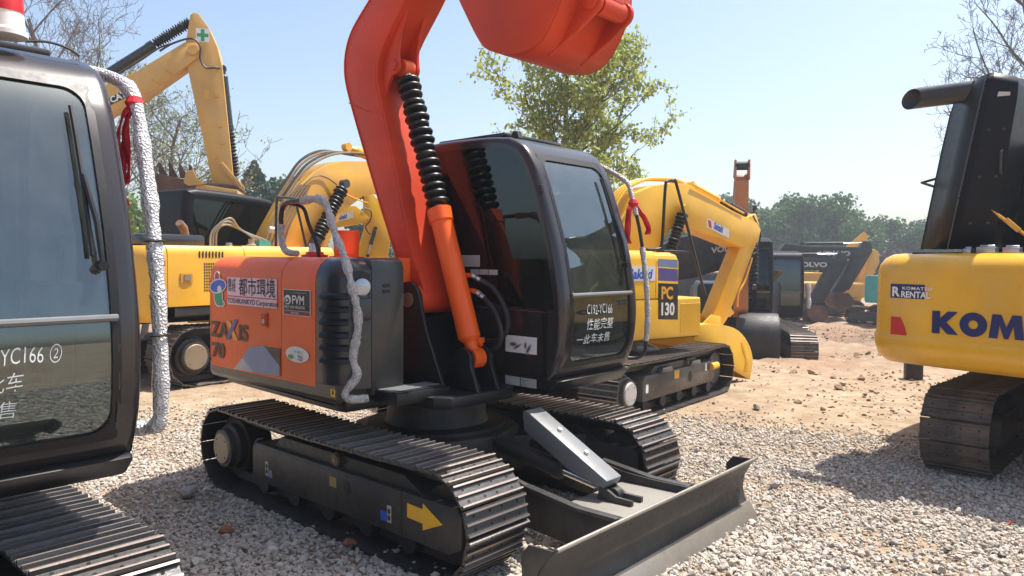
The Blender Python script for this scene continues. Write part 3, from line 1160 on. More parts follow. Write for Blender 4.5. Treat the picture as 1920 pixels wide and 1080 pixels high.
    cy = cylinder(ex, (.545, -.13, 1.135), (-.235, -.13, 3.345), .083, .50, 'orange_light', 17, .094, .10)
    pipe(cy, [(.10, -.05, 2.28), (.15, -.03, 2.24), (.19, -.03, 2.10), (.21, -.03, 1.98), (.25, -.03, 1.86), (.29, -.03, 1.76), (.35, -.03, 1.735), (.42, -.03, 1.735)], .018, 'orange_light', 'oil_pipe')
    pipe(cy, [(.55, -.06, 1.22), (.47, -.05, 1.30), (.40, -.04, 1.42), (.33, -.03, 1.55), (.34, -.03, 1.605), (.40, -.03, 1.62), (.47, -.03, 1.61)], .018, 'orange_light', 'oil_pipe')
    for q in ((.24, -.05, 1.80), (.36, -.05, 1.50), (.53, -.06, 1.26)):
        mb = MB()
        mb.box(q[0] - .025, q[0] + .025, q[1] - .03, q[1] + .03, q[2] - .02, q[2] + .02)
        mb.build('pipe_clamp', 'orange_light', cy, bevel=.006)
    for q, e in (((.42, -.03, 1.735), (.47, .0, 1.70)), ((.47, -.03, 1.61), (.52, -.01, 1.57))):
        mb = MB()
        mb.cyl(q, Vector(q).lerp(Vector(e), .45), .022, None, 8)
        mb.cyl(Vector(q).lerp(Vector(e), .55), e, .020, None, 8)
        mb.build('fitting', 'steel', cy)
    pipe(ex, [(.46, .0, 1.705), (.56, .05, 1.64), (.67, .05, 1.51), (.71, .05, 1.39), (.65, .05, 1.275), (.48, .05, 1.24), (.30, .05, 1.25)], .019, 'hose', 'hose')
    pipe(ex, [(.515, -.01, 1.575), (.61, .0, 1.49), (.67, .0, 1.39), (.69, .0, 1.30), (.62, .02, 1.20), (.45, .03, 1.17)], .017, 'hose', 'hose')
    pipe(ex, [(.40, .06, 1.58), (.52, .06, 1.53), (.64, .06, 1.50)], .007, 'hose', 'hose')
    cylinder(ex, (-.25, -.12, 4.32), (.62, -.12, 5.32), .07, .62, 'orange_light', 0, name='arm_cylinder')
    mb = MB()
    mb.prism([(.60, 5.30), (.72, 5.38), (.98, 5.05), (1.30, 4.55), (1.70, 3.58), (1.72, 3.44), (1.62, 3.41), (1.54, 3.50), (1.12, 4.30), (.82, 4.94)], -.235, -.005)
    mb.build('arm', 'orange_boom', ex, bevel=.01)
    bk = bucket(ex, [(.52, 3.90), (.71, 3.57), (.90, 3.27), (1.02, 3.185), (1.16, 3.145), (1.30, 3.14), (1.42, 3.19), (1.52, 3.32), (1.60, 3.50), (1.60, 3.68)], -.45, .25, 'orange_boom', 4)
    for yy in (-.27, .06):
        mb = MB()
        mb.prism(arc(1.665, 3.405, .075, 130, -70, 8) + [(1.56, 3.25), (1.33, 3.135), (1.42, 3.22), (1.55, 3.45)], yy - .016, yy + .016)
        mb.cyl((1.665, yy - .04, 3.405), (1.665, yy + .04, 3.405), .052, None, 16)
        mb.build('bucket_lug', 'orange_boom', bk, bevel=.004)
    mb = MB()
    mb.cyl((1.665, -.22, 3.405), (1.665, .02, 3.405), .062, None, 16)
    mb.build('bucket_pin', 'orange_boom', bk)
    # dozer blade
    xb = .02
    prof = [(2.135, .440), (2.085, .385), (2.045, .31), (2.03, .22), (2.05, .135), (2.075, .10)]
    mb = MB()
    mb.prism(prof + [(x - .022, z) for x, z in prof[::-1]], -1.155, 1.155)
    bl = mb.build('dozer_blade', 'blade_grey', ex, bevel=.003)
    mb = MB()
    mb.prism([(2.082, .125), (2.148, .012), (2.128, .006), (2.058, .118)], -1.16, 1.16)
    mb.build('cutting_edge', 'blade_edge', bl, bevel=.003)
    mb = MB()
    mb.cyl((2.128, -1.15, .440), (2.128, 1.15, .440), .012, None, 8)
    mb.build('top_rail', 'blade_edge', bl)
    for sy in (-1, 1):
        mb = MB()
        mb.prism([(2.112, .435), (2.02, .31), (2.01, .2), (2.03, .11), (1.92, .14), (1.90, .36), (1.95, .425)], sy * 1.150 - .008, sy * 1.150 + .008)
        mb.build('end_plate', 'blade_grey', bl, bevel=.004)
    for sy in (-1, 1):
        mb = MB()
        mb.prism([(.45, .47), (1.20, .44), (1.50, .385), (1.72, .375), (2.02, .38), (2.02, .13), (1.7, .13), (1.2, .16), (.45, .24)], sy * .40 - .022, sy * .40 + .022)
        mb.build('blade_arm', 'frame_dark', bl, bevel=.006)
        mb = MB()
        mb.prism([(1.30, .43), (1.72, .382), (2.0, .385), (2.0, .36), (1.7, .36), (1.3, .40)], sy * .42 - .03, sy * .42 + .03)
        mb.build('arm_flange', 'blade_grey', bl, bevel=.004)
    mb = MB()
    mb.prism([(1.50, .315), (2.02, .33), (2.02, .30), (1.50, .285)], -.38, .38)
    mb.build('cross_plate', 'blade_dust', bl, bevel=.004)
    for yy in (-.055, .055):
        mb = MB()
        mb.prism([(1.62, .42), (1.74, .36), (1.86, .36), (1.86, .325), (1.60, .32)], yy - .012, yy + .012)
        mb.build('lug', 'blade_grey', bl)
    cylinder(bl, (.62, 0, .52), (1.70, 0, .36), .06, .6, 'frame_dark', 0, eye=.06, name='blade_cylinder')
    mb = MB()
    mb.prism([(.97, .80), (1.01, .81), (1.69, .455), (1.66, .40), (1.40, .455), (.985, .665)], -.085, .085)
    gd = mb.build('cylinder_guard', 'cover_grey', bl, bevel=.012)
    for t in (.33, .66):
        mb = MB()
        q = Vector((1.01, 0, .81)).lerp(Vector((1.69, 0, .455)), t)
        mb.cyl(q, q + Vector((.008, 0, .016)), .016, None, 8)
        mb.build('bolt', 'white', gd)
    # cab
    front = [(1.00, .965), (1.055, 1.04), (1.115, 1.20), (1.14, 1.40), (1.13, 1.60), (1.085, 1.85), (1.03, 2.06), (.90, 2.43), (.82, 2.59), (.73, 2.70), (.60, 2.765)]
    backp = [(.35, 2.79), (-.15, 2.80), (-.38, 2.77), (-.47, 2.66), (-.50, 2.4), (-.52, 1.8), (-.52, 1.2), (-.50, .98), (-.45, .965)]
    cab, FX, ga, gb = make_cab(ex, front, backp, .15, 1.13, .050, (1.085, 2.63), 1.60, 1.50, edge=.055, side_gap=.035)
    mb = MB()
    mb.prism([(-.48, .86), (.80, .86), (.98, .885), (1.09, .985), (1.04, 1.0), (-.48, 1.0)], .165, 1.115)
    mb.build('cab_base', 'black_paint', cab, bevel=.045)
    mb = MB()
    mb.box(-.30, .45, .28, 1.0, 2.795, 2.835)
    mb.build('roof_hatch', 'cab_grey', cab, bevel=.018)
    for yy in (.30,):
        mb = MB()
        mb.prism([(.50, 2.785), (.58, 2.78), (.56, 2.83), (.52, 2.835)], yy, yy + .05)
        mb.build('roof_catch', 'ink', cab)
    mb = MB()
    mb.tube([(FX(z) + .022, .935 + .01 * (2.5 - z), z) for z in np.linspace(2.50, 1.86, 10)], .010, 6)
    wp = mb.build('wiper_blade', 'rubber', cab)
    mb = MB()
    mb.tube([(FX(2.2) + .036, .94, 2.2), (FX(2.0) + .04, .965, 2.00), (FX(1.83) + .03, .975, 1.83)], .012, 6)
    mb.cyl((FX(1.82), .975, 1.82), (FX(1.82) + .045, .975, 1.82), .022, None, 8)
    mb.build('wiper_arm', 'rubber', wp)
    for (x, y, z) in ((.93, .135, 2.36),):
        mb = MB()
        mb.box(x - .012, x + .012, y, y + .03, z - .03, z + .03)
        mb.build('latch', 'ink', cab, bevel=.004)
    mb = MB()
    mb.tube([(-.42, .144, 1.49), (1.0, .144, 1.475)], .005, 6)
    mb.build('panel_seam', 'cab_grey', cab)
    return ex, cab, FX, ga, gb


main, cab, FX, ga, gb = make_compact('orange compact excavator with dark cab and raised bucket in the middle')
side_cab_n = (0, -1, 0)
# left neighbour: the same model, parked alongside (copied before lettering is put on)
left = copy_tree(main)
left.location = (-.12, -3.76, 0)
tag(left, 'nearest excavator, its dark windscreen cut off by the left edge of the picture')
lcab = [c for c in left.children if c.name.startswith('cab')][0]


# rails, ribbons, handwriting ----------------------------------------------------
def hand(txt, size, parent, y, z, FX, sx=.82, slant=.12):
    def fm(a, b_):
        zz = z + b_ + .012 * math.sin(a * 37) * size * 4
        return Vector((FX(zz) - .0065, y + a, zz))
    return text(txt, size, 'chalk', parent, (0, 0, 0), (0, 1, 0), (0, 0, 1), bold=-.008, sx=sx, shear=slant, fmap=fm)


hand('C192-YC166', .075, cab, .44, 1.455, FX, .60)
hand('性能完整', .068, cab, .44, 1.345, FX, .92)
hand('一此车未售', .056, cab, .33, 1.245, FX, 1.12)
hand('C192-YC166 ②', .066, lcab, .47, 1.44, FX, .58)
hand('性能完整此车', .058, lcab, .30, 1.34, FX, .80)
hand('一一此车未售', .054, lcab, .24, 1.235, FX, .95)
wrapped(cab, [(.66, 1.13, 2.68), (.74, 1.22, 2.62), (.93, 1.25, 2.50), (.99, 1.25, 2.36), (1.03, 1.25, 2.22)], .020, 'wrapped_rail', .12, 5, 'wrap_grey')
pipe(cab, [(1.02, 1.25, 2.26), (1.06, 1.25, 2.12), (1.10, 1.25, 1.92)], .015, 'black_paint', 'handrail')
wrapped(cab, [(1.09, 1.25, 1.96), (1.13, 1.25, 1.70), (1.15, 1.25, 1.40), (1.14, 1.25, 1.20)], .022, 'wrapped_rail', .12, 5, 'wrap_grey')
pipe(cab, [(1.14, 1.25, 1.22), (1.13, 1.25, 1.12), (1.08, 1.22, 1.06), (.98, 1.14, 1.06)], .015, 'black_paint', 'handrail')
wrapped(lcab, [(.50, 1.13, 2.74), (.58, 1.22, 2.72), (.72, 1.26, 2.62), (.82, 1.26, 2.38), (.91, 1.26, 2.05), (.97, 1.26, 1.70), (.99, 1.26, 1.40), (.98, 1.26, 1.14), (.95, 1.25, 1.075), (.88, 1.20, 1.06), (.80, 1.12, 1.075)], .034, 'wrapped_rail', .13, 8)
for zz, xx in ((1.93, .935), (1.50, .985)):
    mb = MB()
    mb.tube([(xx + .044 * math.cos(a), 1.26 + .044 * math.sin(a), zz) for a in np.linspace(0, 6.28, 13)], .006, 5)
    mb.build('tie', 'ink', lcab)


def ribbon(parent, base, tails, w, mat='ribbon'):
    mb = MB()
    for t in tails:
        pts = catmull([base] + t, 6)
        rows = []
        for i, q in enumerate(pts):
            a = .5 * math.sin(i * .6) + .4
            s = Vector((math.cos(a), math.sin(a), 0)) * w * .5
            rows.append([q - s, q + s])
        mb.strip(rows)
    mb.lathe(Vector(base) + Vector((0, 0, -.03)), Vector(base) + Vector((0, 0, .03)), [(0, .03), (.5, .045), (1, .03)], 10)
    o = mb.build('ribbon', mat, parent)
    md = o.modifiers.new('thick', 'SOLIDIFY'); md.thickness = .003
    return o


ribbon(cab, (1.00, 1.25, 2.32), [[(1.0, 1.19, 2.26), (1.0, 1.175, 2.14), (1.0, 1.17, 2.04), (1.0, 1.19, 1.99)], [(1.01, 1.31, 2.27), (1.01, 1.40, 2.21), (1.02, 1.46, 2.12), (1.02, 1.44, 2.07)]], .05)
ribbon(lcab, (.735, 1.26, 2.585), [[(.72, 1.215, 2.52), (.70, 1.19, 2.38), (.70, 1.195, 2.20), (.70, 1.20, 2.06)], [(.72, 1.23, 2.50), (.71, 1.215, 2.34), (.72, 1.21, 2.18), (.71, 1.225, 2.10)], [(.74, 1.24, 2.55), (.73, 1.22, 2.45), (.74, 1.23, 2.28), (.73, 1.215, 2.20)]], .035)
# beacon on the left cab's roof
mb = MB()
mb.lathe((.66, .76, 2.80), (.66, .76, 2.90), [(0, .085), (.2, .085), (.3, .075), (1, .07)], 20)
bc = mb.build('beacon', 'white', lcab)
mb = MB()
mb.lathe((.66, .76, 2.90), (.66, .76, 3.06), [(0, .072), (.8, .066), (.95, .05), (1, .02)], 20)
mb.build('beacon_lens', 'red_plastic', bc)
pipe(lcab, [(.56, .86, 2.82), (.57, .95, 2.835), (.58, 1.03, 2.82), (.60, 1.07, 2.79)], .006, 'hose', 'wire')

# lettering and stickers on the orange machine ----------------------------------
hood = [c for c in main.children if c.name.startswith('engine_cover')][0]
tank = [c for c in main.children if c.name.startswith('tank_cover')][0]
YS = -1.1345


def sd(parent, pts, mat, lift=0.0, name='decal'):
    return decal(parent, [(x, YS - lift, z) for x, z in pts], mat, name)


def rect(x0, x1, z0, z1):
    return [(x0, z0), (x1, z0), (x1, z1), (x0, z1)]


def st(parent, body, size, mat, x, z, **k):
    return text(body, size, mat, parent, (x, YS - k.pop('lift', .003), z), (1, 0, 0), (0, 0, 1), **k)


def ell(cx, cz, a, b_, n=20, rot=0):
    return [(cx + a * math.cos(t) * math.cos(rot) - b_ * math.sin(t) * math.sin(rot), cz + a * math.cos(t) * math.sin(rot) + b_ * math.sin(t) * math.cos(rot)) for t in np.arange(n) * 2 * math.pi / n]


sd(hood, rect(-1.165, -.445, 1.490, 1.700), 'pink')
for (cx, cz, a, b_, r_, mt) in ((-1.33, 1.695, .034, .040, 0, 'red_mark'), (-1.315, 1.625, .125, .048, .12, 'blue_mark'), (-1.315, 1.545, .062, .075, .1, 'green_mark'), (-1.25, 1.490, .026, .018, 0, 'green_mark')):
    sd(hood, ell(cx, cz, a + .014, b_ + .010, 20, r_), 'white', .001 if mt != 'blue_mark' else .003)
    sd(hood, ell(cx, cz, a, b_, 20, r_), mt, .002 if mt != 'blue_mark' else .004)
sd(hood, ell(-1.285, 1.60, .035, .03, 14), 'white', .006)
st(hood, '株式\n会社', .045, 'ink', -1.155, 1.640, bold=.01, sx=1.0, line=.72)
st(hood, '都市環境', .105, 'ink', -.985, 1.578, bold=.012, sx=.92)
sd(hood, rect(-1.16, -.45, 1.551, 1.559), 'red_mark', .002)
st(hood, 'TOSHIKANKYO Corporation', .040, 'ink', -1.16, 1.502, bold=.012, sx=1.08)
st(hood, 'ZA', .120, 'taupe', -1.435, 1.225, bold=.045, sx=1.25)
st(hood, 'IS', .120, 'taupe', -1.0, 1.225, bold=.045, sx=1.25)
sd(hood, [(-1.195, 1.215), (-1.135, 1.215), (-1.005, 1.375), (-1.06, 1.375)], 'violet', .003)
sd(hood, [(-1.185, 1.36), (-1.125, 1.36), (-1.005, 1.215), (-1.07, 1.215)], 'decal_yellow', .002)
st(hood, '70', .115, 'taupe', -1.43, 1.06, bold=.045, sx=1.35)
g2 = lambda px, py: (-1.07 + (px - 440) * .00765, 1.0 + (690 - py) * .0043 + (px - 440) * .00088)
sd(hood, [g2(439, 692), g2(457, 673), g2(478, 698)], 'pale_grey')
sd(hood, [g2(457, 673), g2(468, 657), g2(478, 653), g2(498, 653), g2(526, 688), g2(526, 706), g2(478, 698)], 'blue_soft')
sd(hood, [g2(500, 655), g2(527, 660), g2(527, 690)], 'taupe')
# door latch
sd(hood, rect(-.655, -.575, 1.345, 1.455), 'orange', .004, 'latch_plate')
sd(hood, rect(-.645, -.585, 1.355, 1.445), 'orange_boom', .008, 'latch_plate')
sd(hood, ell(-.615, 1.39, .018, .018, 10), 'pale_grey', .011, 'lock')
# square sign
sd(tank, rect(-.355, -.018, 1.455, 1.635), 'white')
sd(tank, rect(-.348, -.025, 1.490, 1.630), 'ink', .002)
sd(tank, rect(-.348, -.025, 1.459, 1.486), 'maroon', .002)
st(tank, 'FVM', .062, 'white', -.24, 1.535, bold=.03, lift=.005)
sd(tank, ell(-.295, 1.562, .042, .034, 16), 'white', .004)
sd(tank, ell(-.300, 1.556, .026, .020, 16), 'ink', .0065)
sd(tank, ell(-.297, 1.558, .012, .010, 12), 'white', .009)
st(tank, 'FIELD VIEW MONITOR', .020, 'white', -.335, 1.503, bold=.01, sx=.93, lift=.005)
st(tank, 'NETISEN', .016, 'pink', -.25, 1.465, sx=1.2, lift=.005)
st(tank, 'フィールドビューモニター', .012, 'white', -.22, 1.608, sx=.85, lift=.005)
sd(tank, ell(-.185, 1.185, .145, .055, 24), 'white')
st(tank, '721', .034, 'ink', -.175, 1.148, bold=.02, lift=.004)
st(tank, 'TO-080 17', .018, 'green_mark', -.22, 1.195, bold=.01, lift=.004)
sd(tank, ell(-.26, 1.165, .035, .016, 12), 'green_mark', .003)
# cab side plates
ys = .1475


def cs(pts, mat, lift=0.0):
    return decal(cab, [(x, .1475 - lift, z) for x, z in pts], mat)


cs(rect(.12, .325, 1.795, 1.885), 'grey_label')
for k in range(3):
    cs(rect(.225 + .098 * k, .317 + .098 * k, 1.735, 1.775), 'grey_label')
cs(rect(.60, .905, 1.165, 1.29), 'white')
for k, (x, z, a, b_) in enumerate(((.68, 1.225, .045, .02), (.72, 1.21, .05, .012), (.83, 1.20, .05, .016), (.80, 1.225, .03, .014))):
    cs(ell(x, z, a, b_, 9, .5 * k), 'grey_label', .001 + .0005 * k)
    cs(ell(x, z, a * .6, b_ * .5, 7, .5 * k), 'slate_fade', .004)
cs(rect(.60, .745, .92, .985), 'grey_label', -.0)
cs(rect(.755, .905, .92, .985), 'grey_label')
for k in range(3):
    text(('KD-00128', 'ZX70', '6620 KG')[k], .011, 'ink', cab, (.765, .1445, .965 - .018 * k), (1, 0, 0), (0, 0, 1))
mb = MB()
mb.box(.59, .915, .148, .168, .912, .992)
mb.build('plate_backing', 'black_paint', cab)
# marks on the near track frame
tr = [c for c in main.children if c.name.startswith('track') and c.children][0]
yf = -1.1085


def tf(pts, mat, lift=0.0):
    return decal(tr, [(x, yf - lift, z) for x, z in pts], mat)


tf([(.96, .40), (1.10, .395), (1.10, .43), (1.27, .345), (1.10, .27), (1.10, .31), (.96, .315)], 'decal_yellow')
tf(rect(.16, .24, .335, .40), 'decal_olive')
tf(ell(.35, .36, .030, .048, 16), 'ink')
for x in (-.66, .77):
    tf(rect(x, x + .04, .24, .345), 'pale_grey')
    tf(ell(x + .02, .31, .014, .018, 10), 'taupe', .002)
    tf(ell(x + .02, .27, .014, .018, 10), 'taupe', .002)
tf(rect(-.61, -.565, .235, .29), 'blue_soft')
tf(rect(.705, .762, .24, .30), 'blue_mark')
mb = MB()
mb.box(.895, .905, -1.112, -1.10, .18, .455)
mb.build('weld_seam', 'frame_dark', tr)
mb = MB()
mb.tube([(-.865, -1.08, .17), (-.868, -1.08, .42), (-.85, -1.06, .465), (-.80, -1.04, .475)], .012, 6)
mb.build('guard_edge', 'blade_grey', tr)
decal(main, [(.21, -1.131, .945), (.26, -1.131, .945), (.26, -1.131, .995), (.21, -1.131, .995)], 'decal_yellow')
decal(main, [(.222, -1.1335, .955), (.248, -1.1335, .97), (.235, -1.1335, .99)], 'ink')


# ------------------------------------------------------------------ the other machines
class turned:
    """parts built inside the block belong to an upper body that is swung by ang about the machine's axis"""
    def __init__(s, root, ang):
        s.root, s.ang = root, ang

    def __enter__(s):
        s.old = set(s.root.children)

    def __exit__(s, *a):
        for c in s.root.children:
            if c not in s.old:
                c.rotation_euler.z += s.ang
                c.location = Matrix.Rotation(s.ang, 3, 'Z') @ c.location


def plate_arm(parent, pts, y0, y1, mat, name='boom', bevel=.012):
    mb = MB()
    mb.prism(pts, y0, y1)
    return mb.build(name, mat, parent, bevel=bevel)


def carbody(root, mat='frame_dark', r=.6, z0=.45, z1=.85, half=.7):
    mb = MB()
    mb.prism([(-r, -half), (r, -half), (r, half), (-r, half)], z0 - .15, z0 + .2, 'z')
    mb.lathe((0, 0, z0), (0, 0, z1), [(0, r), (.3, r), (.35, r * .85), (1, r * .85)], 24)
    mb.build('undercarriage_frame', mat, root, bevel=.02)


def hoses(parent, path, k, gap, r, mat, name='hose', jit=.0):
    for i in range(k):
        o = (i - (k - 1) / 2) * gap
        pipe(parent, [(x, y + o, z + jit * math.sin(i * 2.1 + x)) for x, y, z in path], r, mat, name, 5, 6)


# ---- big yellow machine at the right edge, seen from behind
kz = ground_z(3.9, 5.0)
km = thing('excavator', 'large yellow excavator seen from behind at the right edge, hood standing open', 'excavator', (3.87, 5.28, 0), R(88))
for sd_ in (-1, 1):
    track(km, -1.76, 1.25, .34, sd_ * .83, .52, 44, 'dirty', sd_, frame='frame_dark')
carbody(km, z1=1.0)
path = [(q.x, q.y) for q in catmull([(-1.25, 1.60, 0), (-1.68, 1.59, 0), (-1.90, 1.53, 0), (-2.04, 1.34, 0), (-2.17, .90, 0), (-2.28, .35, 0), (-2.30, 0, 0), (-2.28, -.35, 0), (-2.17, -.90, 0), (-2.04, -1.34, 0), (-1.90, -1.53, 0), (-1.68, -1.59, 0), (-1.25, -1.60, 0)], 5)]
cwp = [(.20, .935), (.10, .945), (.03, 1.0), (0, 1.10), (-.006, 1.19), (.006, 1.205), (.010, 1.22), (.012, 1.76), (.03, 1.83), (.075, 1.89), (.14, 1.925), (.24, 1.935)]
kcw = skirt(path, cwp, [(-1.2, -1.2), (-1.2, 1.2)]).build('counterweight', 'yellow_cw', km, ang=50)


def on_cw(y, z, lift=.005):
    pp = sorted(path, key=lambda q: q[1])
    for (xa, ya), (xb, yb) in zip(pp, pp[1:]):
        if ya <= y <= yb and xa < -1.8:
            return Vector((xa + (xb - xa) * (y - ya) / (yb - ya) + .010 - lift, y, z))
    return Vector((-2.0, y, z))


def cw_shape(polys, y0, z0, s, mat, sx=1.0, name='lettering', lift=.007):
    mb = MB()
    for pl_ in polys:
        if isinstance(pl_, tuple):
            mb.ring([on_cw(y0 - a * s * sx, z0 + b_ * s, lift) for a, b_ in pl_[0]], [on_cw(y0 - a * s * sx, z0 + b_ * s, lift) for a, b_ in pl_[1]])
        else:
            mb.add([on_cw(y0 - a * s * sx, z0 + b_ * s, lift) for a, b_ in pl_], [tuple(range(len(pl_)))])
    return mb.build(name, mat, kcw, smooth=False)


def cw_patch(y0, z0, w, h, mat, name, lift=.004, cut=None):
    rows = []
    for z in np.linspace(0, 1, 5):
        ww = w * (cut(z) if cut else 1)
        rows.append([on_cw(y0 - ww * t, z0 + h * z, lift) for t in np.linspace(0, 1, 7)])
    return MB().strip(rows).build(name, mat, kcw, smooth=False)


LK = [(0, 0), (.34, 0), (.34, .33), (.66, 0), (1.12, 0), (.62, .52), (1.08, 1), (.66, 1), (.34, .68), (.34, 1), (0, 1)]
LO = (ell(.55, .5, .55, .52, 28), ell(.55, .5, .19, .19, 28))
LM = [(0, 0), (.12, 1), (.46, 1), (.66, .48), (.86, 1), (1.20, 1), (1.32, 0), (.98, 0), (.92, .55), (.74, 0), (.58, 0), (.40, .55), (.34, 0)]
LA = [(0, 0), (.42, 1), (.80, 1), (1.22, 0), (.86, 0), (.78, .20), (.44, .20), (.36, 0)]
LT = [(.33, 0), (.67, 0), (.67, .72), (1, .72), (1, 1), (0, 1), (0, .72), (.33, .72)]
LU = [(0, 1), (0, .38), (.14, .08), (.5, -.03), (.86, .08), (1, .38), (1, 1), (.66, 1), (.66, .42), (.5, .28), (.34, .42), (.34, 1)]
yy = 1.01
for sh in ([LK], [LO], [LM], [LA], [LT]):
    cw_shape(sh, yy, 1.25, .192, 'navy', .98)
    yy -= {id(LK): 1.16, id(LM): 1.36, id(LA): 1.20, id(LT): 1.06}.get(id(sh[0]), 1.16) * .192 * .98
text('S', .192, 'navy', kcw, (0, 0, 0), (0, -1, 0), (0, 0, 1), bold=.10, fmap=lambda a, b_, y_=yy: on_cw(y_ - a - .03, 1.25 + b_))
cw_shape([LU], yy - .23, 1.25, .192, 'navy', .98)
cw_patch(1.385, 1.535, .305, .125, 'navy', 'sign')
text('KOMATSU', .028, 'white', kcw, (0, 0, 0), (0, -1, 0), (0, 0, 1), bold=.03, sx=1.3, spacing=1.15, fmap=lambda a, b_: on_cw(1.275 - a, 1.612 + b_, .009))
text('RENTAL', .055, 'white', kcw, (0, 0, 0), (0, -1, 0), (0, 0, 1), bold=.045, sx=.92, fmap=lambda a, b_: on_cw(1.285 - a, 1.545 + b_, .009))
text('R', .085, 'white', kcw, (0, 0, 0), (0, -1, 0), (0, 0, 1), bold=.05, sx=1.0, fmap=lambda a, b_: on_cw(1.372 - a, 1.552 + b_, .009))
cw_patch(1.375, 1.175, .155, .19, 'red_mark', 'reflector', cut=lambda t: 1 - .42 * t ** 1.6)
mb = MB()
mb.box(-1.6, 1.7, -1.36, 1.36, .98, 1.25)
mb.box(-1.25, .55, -1.34, 1.34, 1.25, 1.90)
mb.build('house', 'yellow', km, bevel=.03)
mb = MB()
mb.box(-1.9, -.3, -1.1, 1.25, 1.90, 1.945)
mb.build('deck', 'frame_dark', km, bevel=.01)
for y_, w_, h_ in ((.82, .06, .03), (.68, .14, .045), (.50, .12, .04), (.34, .10, .03)):
    mb = MB()
    mb.box(-1.90, -1.76, y_ - w_ / 2, y_ + w_ / 2, 1.93, 1.945 + h_)
    mb.cyl((-1.83, y_ - w_ * .4, 1.95 + h_), (-1.83, y_ + w_ * .4, 1.95 + h_), .014, None, 8)
    mb.build('hood_latch', 'steel', km, bevel=.008)
# hood lid standing open
sec = lambda t: [(-1.22, 1.36 - .25 * t), (-1.66, 1.09 - .26 * t), (-1.75, 1.00 - .26 * t), (-1.76, .93 - .245 * t), (-1.67, .67 - .16 * t), (-1.15, .62 - .15 * t)]
rows = []
for z, t, k in ((1.98, 0, 0), (2.4, .27, 0), (2.9, .6, 0), (3.25, .86, 0), (3.37, .95, .04), (3.44, 1.0, .14)):
    c0 = Vector((-1.42, .98 - .23 * t))
    rows.append([(c0.x + (a - c0.x) * (1 - k), c0.y + (b_ - c0.y) * (1 - k), z + .05 * (i in (1, 2, 3)) * (t > .8)) for i, (a, b_) in enumerate(sec(t))] )
    rows[-1].append(rows[-1][0])
mb = MB()
mb.strip(rows)
mb.add(rows[-1][:-1], [tuple(range(6))])
lid = mb.build('hood_lid', 'lid_black', km, ang=28)
md = lid.modifiers.new('thick', 'SOLIDIFY'); md.thickness = .012
mb = MB()
mb.tube([(r_[2][0] - .004, r_[2][1], r_[2][2]) for r_ in rows], .007, 6)
mb.build('lid_edge', 'slate', lid)
mb = MB()
mb.add([(-1.765, .66, 3.27), (-1.745, .57, 3.27), (-1.745, .57, 3.30), (-1.765, .65, 3.31)], [(0, 1, 2, 3)])  # pale patch paints the daylight showing through the lid's slot
mb.build('lid_slot_light', 'pale_grey', lid)
for z_, t_ in ((2.2, .13), (2.6, .40), (3.0, .66)):
    a_, b_ = sec(t_)[3], sec(t_)[4]
    mb = MB()
    for f_ in (.25, .75):
        q = (a_[0] + (b_[0] - a_[0]) * f_, a_[1] + (b_[1] - a_[1]) * f_, z_)
        mb.cyl((q[0] + .01, q[1], q[2]), (q[0] - .012, q[1], q[2]), .012, None, 6)
    mb.build('lid_bolt', 'slate', lid)
a_, b_ = sec(.45)[3], sec(.45)[4]
mb = MB()
mb.tube([(a_[0] + .06 - .02, .62, 2.62), (a_[0] + .01, .62, 2.64), (a_[0] + .01, .62, 2.80), (a_[0] + .06 - .02, .62, 2.82)], .010, 6)
mb.build('lid_handle', 'slate', lid)
# exhaust with a slanted mouth
mb = MB()
n_ = 20
ra = [(0, R(360 * k / n_)) for k in range(n_)]
rows = []
for y_, sl, rr in ((.90, 0, .095), (1.20, 0, .095), (1.42, 1, .095), (1.42, 1, .088), (1.22, 1, .086)):
    rows.append([(-1.45 + rr * math.cos(a), y_ + sl * .11 * math.cos(a), 3.405 + rr * math.sin(a)) for _, a in ra + ra[:1]])
mb.strip(rows)
mb.add([rows[-1][k] for k in range(n_)], [tuple(range(n_))], 1)
mb.build('exhaust', ['dark_steel', 'ink'], km, ang=50)
mb = MB()
mb.tube([(-1.7, .80, 2.41), (-1.6, .40, 2.05)], .016, 6)
mb.box(-.02, .02, -.07, .07, -.02, .02, 0, Matrix.Translation((-1.64, .54, 2.18)) @ Matrix.Rotation(R(45), 4, 'X'))
mb.build('lid_stay', 'yellow', km)
mb = MB()
mb.tube([(-1.25, 1.20, 2.56), (-1.1, 1.40, 2.64), (-1.0, 1.22, 2.70)], .014, 6)
mb.build('mirror_bracket', 'black_paint', km)
mb = MB()
mb.box(-.90, -.4, -.3, .80, 1.9, 2.95)
mb.build('engine_guard', 'black_paint', km, bevel=.02)
make_cab(km, [(1.55, 1.25), (1.68, 1.6), (1.70, 2.0), (1.62, 2.4), (1.45, 2.75), (1.25, 2.95)], [(.9, 3.02), (.3, 3.02), (.12, 2.9), (.08, 2.2), (.08, 1.25)], .30, 1.32, .10, (1.45, 2.80), 1.85, 1.85)
plate_arm(km, [(.5, 1.7), (.9, 1.4), (1.5, 2.6), (3.2, 3.6), (5.4, 3.0), (5.4, 2.7), (3.2, 3.1), (1.9, 2.3)], -.35, .05, 'yellow')
plate_arm(km, [(5.3, 3.2), (5.6, 3.0), (4.6, .8), (4.3, .9)], -.3, 0, 'yellow', 'arm')
bucket(km, [(3.5, .75), (3.4, .35), (3.7, .08), (4.2, .1), (4.5, .45), (4.6, .85)], -.6, .3, 'yellow')

